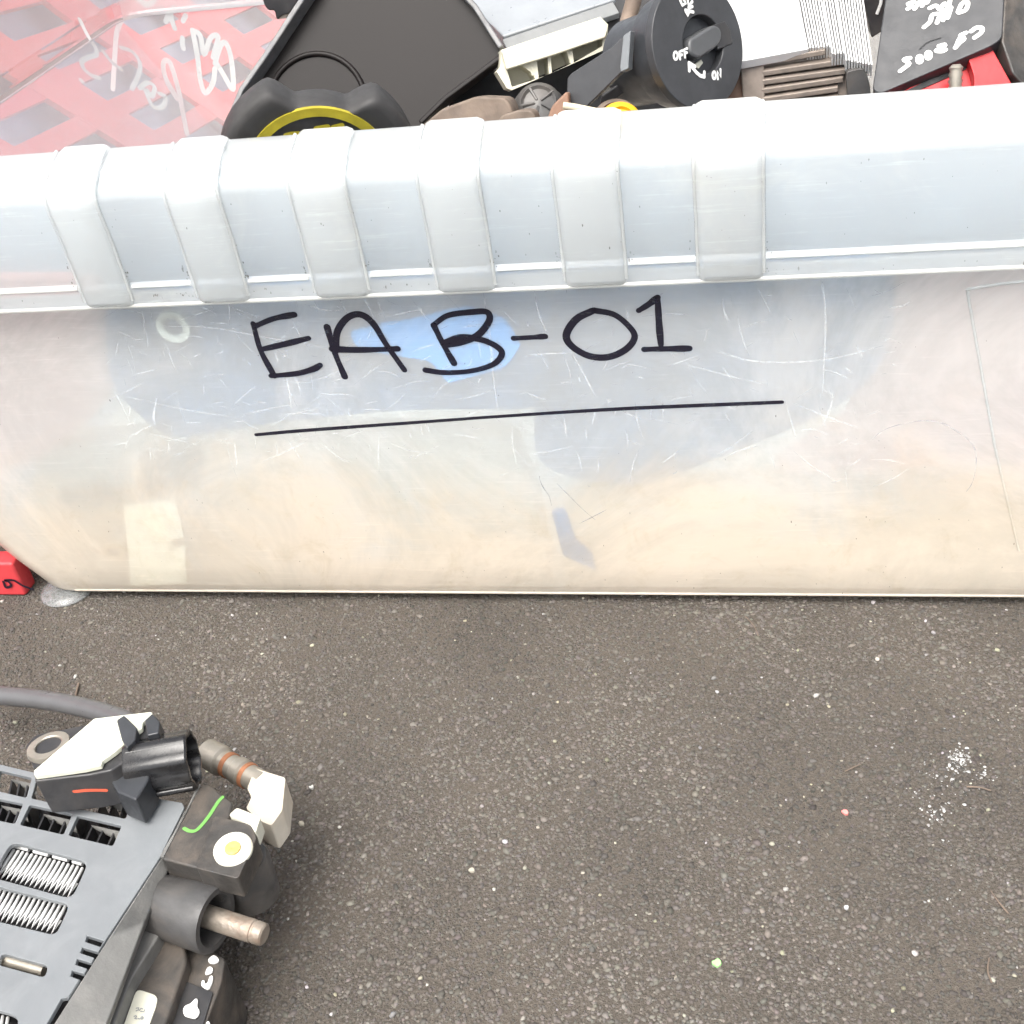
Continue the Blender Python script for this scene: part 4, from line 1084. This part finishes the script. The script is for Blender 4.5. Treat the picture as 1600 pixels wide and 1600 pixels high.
lathe('rubber_ear', [(6.6, -14), (7.0, -2), (6.4, 0), (4, 0.6), (0.3, 0.6)], ground_plane(33).p(374, 1340), (0, 0, 1), M_RUBBER, dev, n=32)
# bushing with a steel pin
b0, b1 = ground_plane(30).p(243, 1412), ground_plane(30).p(337, 1438)
ba = (b1 - b0).normalized(); bl = (b1 - b0).length
lathe('bushing', [(6.9, 0), (7.2, 1), (7.6, bl * 0.5), (8.0, bl - 1.0), (7.7, bl), (6.2, bl), (5.9, bl - 0.8), (5.8, bl - 9), (0.2, bl - 9)], b0, ba, M_RUBBER, dev, n=40)
prism('bushing_mount', z30.pts([(256, 1350), (300, 1358), (312, 1385), (250, 1440), (228, 1440)]), (0, 0, -24), M_DARKGREY, dev, bevel=0.8)
p0, p1 = ground_plane(29).p(300, 1424), ground_plane(27).p(414, 1461)
pa = (p1 - p0).normalized(); pll = (p1 - p0).length
lathe('pin', [(2.7, 0), (2.75, pll - 3.2), (2.5, pll - 3.0), (2.5, pll - 2.6), (2.7, pll - 2.4), (2.6, pll - 0.4), (2.2, pll), (0.2, pll)], p0, pa, M_RUST, dev, n=28)
# dark tank below with label and paint marks
z26 = ground_plane(26)
prism('tank', rounded(z26.pts([(232, 1452), (262, 1456), (288, 1476), (292, 1500), (258, 1600), (236, 1668), (140, 1668), (176, 1588)]), 1.0, 2), (0, 0, -25.5), M_DARKGREY, dev, bevel=1.6, seg=3)
z20 = ground_plane(22)
prism('tank_step', rounded(z20.pts([(286, 1482), (330, 1484), (352, 1498), (346, 1535), (322, 1600), (300, 1668), (222, 1668), (254, 1590)]), 0.8, 2), (0, 0, -21.5), M_DARKGREY, dev, bevel=0.5)
prism('tank_panel', z20.pts([(282, 1530), (318, 1546), (334, 1552), (318, 1604), (300, 1662), (232, 1662)], 0.5), (0, 0, -1.0), M_BLACK, dev, bevel=0.2)
lab_ = prism('label', rounded(z26.pts([(214, 1546), (247, 1557), (245, 1572), (212, 1664), (176, 1654)], 0.35), 1.6, 4), (0, 0, -0.4), M_LABEL, dev, bevel=0.1)
fz = lambda z: (z[0] / 6.154, 1380 + z[1] / 6.154)
W3 = lambda L: [fz(p) for p in L]
PRN = solid('grey_print', (0.22, 0.23, 0.24, 1), 0.6, bump=0)
strokes('label_print', Plane((0, 0, 26.4), (0, 0, 1)), [W3([(1312, 1205), (1335, 1200), (1330, 1222), (1312, 1230)]), W3([(1340, 1228), (1358, 1206), (1372, 1212)]), W3([(1355, 1236), (1388, 1240), (1392, 1222)]),
        W3([(1292, 1285), (1310, 1275), (1314, 1290), (1296, 1305), (1316, 1308)]), W3([(1330, 1306), (1348, 1310)]), W3(osk(1368, 1300, 10, 13, 8))], 0.28, PRN, lab_, lift=0.12, smooth=False)
def paint_blob(pts, pln):
    q = rounded(pln.pts(pts, 0.1), 1.2, 4)
    o = prism('paint_mark', [p + pln.n * 0.5 for p in q], -pln.n * 0.6, M_WHITEPAINT, dev, bevel=0.2); return o
bz = lambda z: (200 + z[0] / 6.154, 1400 + z[1] / 6.154)
paint_blob([bz(p) for p in [(770, 625), (810, 585), (845, 580), (890, 630), (835, 662), (785, 655)]], ground_plane(22.1))
paint_blob([bz(p) for p in [(745, 750), (765, 700), (800, 685), (825, 710), (815, 745), (785, 760), (750, 770)]], ground_plane(22.1))
paint_blob([bz(p) for p in [(705, 870), (715, 825), (742, 820), (745, 860), (770, 850), (790, 780), (825, 775), (815, 850), (780, 915), (740, 900)]], ground_plane(22.1))
paint_blob([bz(p) for p in [(530, 1110), (550, 1065), (610, 1045), (650, 995), (680, 1000), (670, 1080), (695, 1110), (690, 1150), (650, 1192), (600, 1180), (545, 1165)]], ground_plane(22.6))
paint_blob([bz(p) for p in [(755, 1235), (770, 1215), (790, 1222), (800, 1270), (760, 1280)]], ground_plane(22.6))

# pressure sensor lying on the heater unit
sen = thing('pressure_sensor', 'black pressure sensor with cream top and open plug, lying on the grey heater unit', 'sensor', ground_plane(41).p(130, 1220))
z54 = ground_plane(55)
TP = [(54, 1212), (52, 1204), (147, 1122), (237, 1111.5), (238, 1115), (223, 1128), (222, 1137), (213, 1144), (195, 1161), (180, 1174), (160, 1188), (158, 1195), (132, 1201)]
prism('cover', z54.pts(TP), (0, 0, -1.6), M_SENSORTOP, sen, bevel=0.35)
prism('housing', z54.pts([(50, 1213), (50, 1204), (146, 1120), (240, 1110), (246, 1118), (240, 1150), (170, 1196), (136, 1203)], -1.7), (1.5, -1.2, -10.5), M_BLACK, sen, bevel=0.5)
SF = Plane(z54.p(110, 1210) + Vector((0, 0, -2)), (-0.05, -0.96, 0.12))
strokes('paint_mark', Plane(z54.p(110, 1206, -6) + Vector((0.5, -1.6, 0)), (0.12, -0.98, 0.12)), [[(118, 1233), (140, 1231), (168, 1231)]], 0.9, M_REDINK, sen, lift=0.8)['label'] = 'short orange paint stroke'
prism('clip', z54.pts([(184, 1130), (196, 1122), (216, 1142), (214, 1160), (200, 1174), (192, 1160)], 1.2), (0, 0, -8), M_BLACK_CLEAN, sen, bevel=0.4)
prism('clip', z54.pts([(226, 1126), (238, 1115), (250, 1128), (248, 1146), (230, 1150)], 0.2), (0, 0, -8), M_BLACK_CLEAN, sen, bevel=0.4)
prism('shoulder', ground_plane(50).pts([(160, 1200), (205, 1166), (238, 1156), (232, 1218), (212, 1250), (184, 1238)]), (0, 0, -9), M_BLACK_CLEAN, sen, bevel=0.6)
c0_, c1_ = ground_plane(47).p(205, 1203), ground_plane(47).p(303, 1186)
ca = (c1_ - c0_).normalized(); cl = (c1_ - c0_).length
def sq(t, r, h, k):
    return r * (1.0 + 0.10 * math.cos(4 * t + math.pi) ** 2 * (1 if r > 3 else 0)) * (1 + 0.06 * math.cos(2 * t))
lathe('plug_shell', [(6.6, 0), (6.9, 0.6), (6.9, cl - 0.4), (6.6, cl), (5.9, cl), (5.7, cl - 0.5), (5.6, cl - 13), (0.2, cl - 13)], c0_, ca, M_GLOSSBLACK, sen, n=48, rfun=sq)
aa, uu, ww = basis(ca)
for t, L in ((0.15, 0.0), (2.1, 0.1), (2.45, 0.1), (-1.0, 0.0)):
    dd = uu * math.cos(t) + ww * math.sin(t)
    tube('plug_rail', [c0_ + dd * 7.0 + ca * 1, c0_ + dd * 7.0 + ca * (cl - 0.6)], 0.75, M_GLOSSBLACK, sen, n=8)
tube('contact', [c0_ + ca * (cl - 12), c0_ + ca * (cl - 4) + uu * 1.0], 0.7, M_STEEL, sen, n=8)
ec = ground_plane(51).p(76, 1166)
ea = Vector((-0.06, 0.12, 1)).normalized()
prism('ear', rounded(ground_plane(51).pts([(44, 1180), (38, 1164), (56, 1146), (100, 1138), (150, 1128), (120, 1170), (70, 1196), (52, 1200)], -0.3), 1.5, 4), (0, 0, -5), M_BLACK, sen, bevel=0.5)
o = lathe('eyelet', [(3.3, -5), (3.3, 0.4), (3.6, 0.6), (5.3, 0.5), (5.5, 0.0), (5.5, -1)], ec, ea, M_STEEL, sen, n=36, close=False)
lathe('eyelet_hole', [(3.25, -2.0), (0.2, -2.0)], ec, ea, M_RUBBER, sen, n=24, close=False)

# grey hose curving behind
hp = [ground_plane(18).p(-60, 1082), ground_plane(19).p(0, 1087), ground_plane(21).p(70, 1094), ground_plane(24).p(140, 1108), ground_plane(27).p(195, 1126), ground_plane(30).p(240, 1150)]
o = tube('grey_hose', catmull(hp, 8), 2.9, solid('grey_hose_rubber', (0.085, 0.085, 0.088, 1), 0.35, var=0.1), n=18)
tag(o, 'grey rubber hose curving behind the black sensor', 'hose')
# white elbow fitting with copper bands
el = thing('elbow_fitting', 'white and brass elbow fitting with two copper bands beside the heater unit', 'pipe fitting', ground_plane(10).p(390, 1240))
g30 = ground_plane(30)
pA, pB = g30.p(330, 1180), g30.p(402, 1220)
ea = (pB - pA).normalized(); L = (pB - pA).length
pipe_ = lathe('pipe', [(3.0, -2), (4.0, -1.6), (4.1, L * 0.25), (3.3, L * 0.28), (3.2, L * 0.55), (3.7, L * 0.58), (3.7, L * 0.72), (3.2, L * 0.74), (3.3, L + 2)], pA, ea, M_STEEL, el, n=28)
for t0, w in ((0.40, 1.6), (0.80, 1.4)):
    lathe('copper_band', [(3.3, -w / 2), (3.55, -w / 2 + 0.2), (3.55, w / 2 - 0.2), (3.3, w / 2)], pA + ea * L * t0, ea, M_COPPER, pipe_, n=28)
prism('elbow_block', rounded(ground_plane(33).pts([(398, 1200), (446, 1215), (441, 1266), (424, 1290), (406, 1282), (384, 1263), (393, 1245), (386, 1232)]), 0.8, 3), (0, 0, -9), solid('chalky_white_metal', (0.50, 0.46, 0.39, 1), 0.5, var=0.1, dust=0.4, dustcol=(0.55, 0.45, 0.32, 1)), el, bevel=1.2, seg=3)
lathe('spigot', [(2.8, -9), (2.8, -1), (3.2, 0), (0.3, 0.1)], ground_plane(28).p(404, 1272), (-0.25, 0.0, 1), M_STEEL, el, n=20)
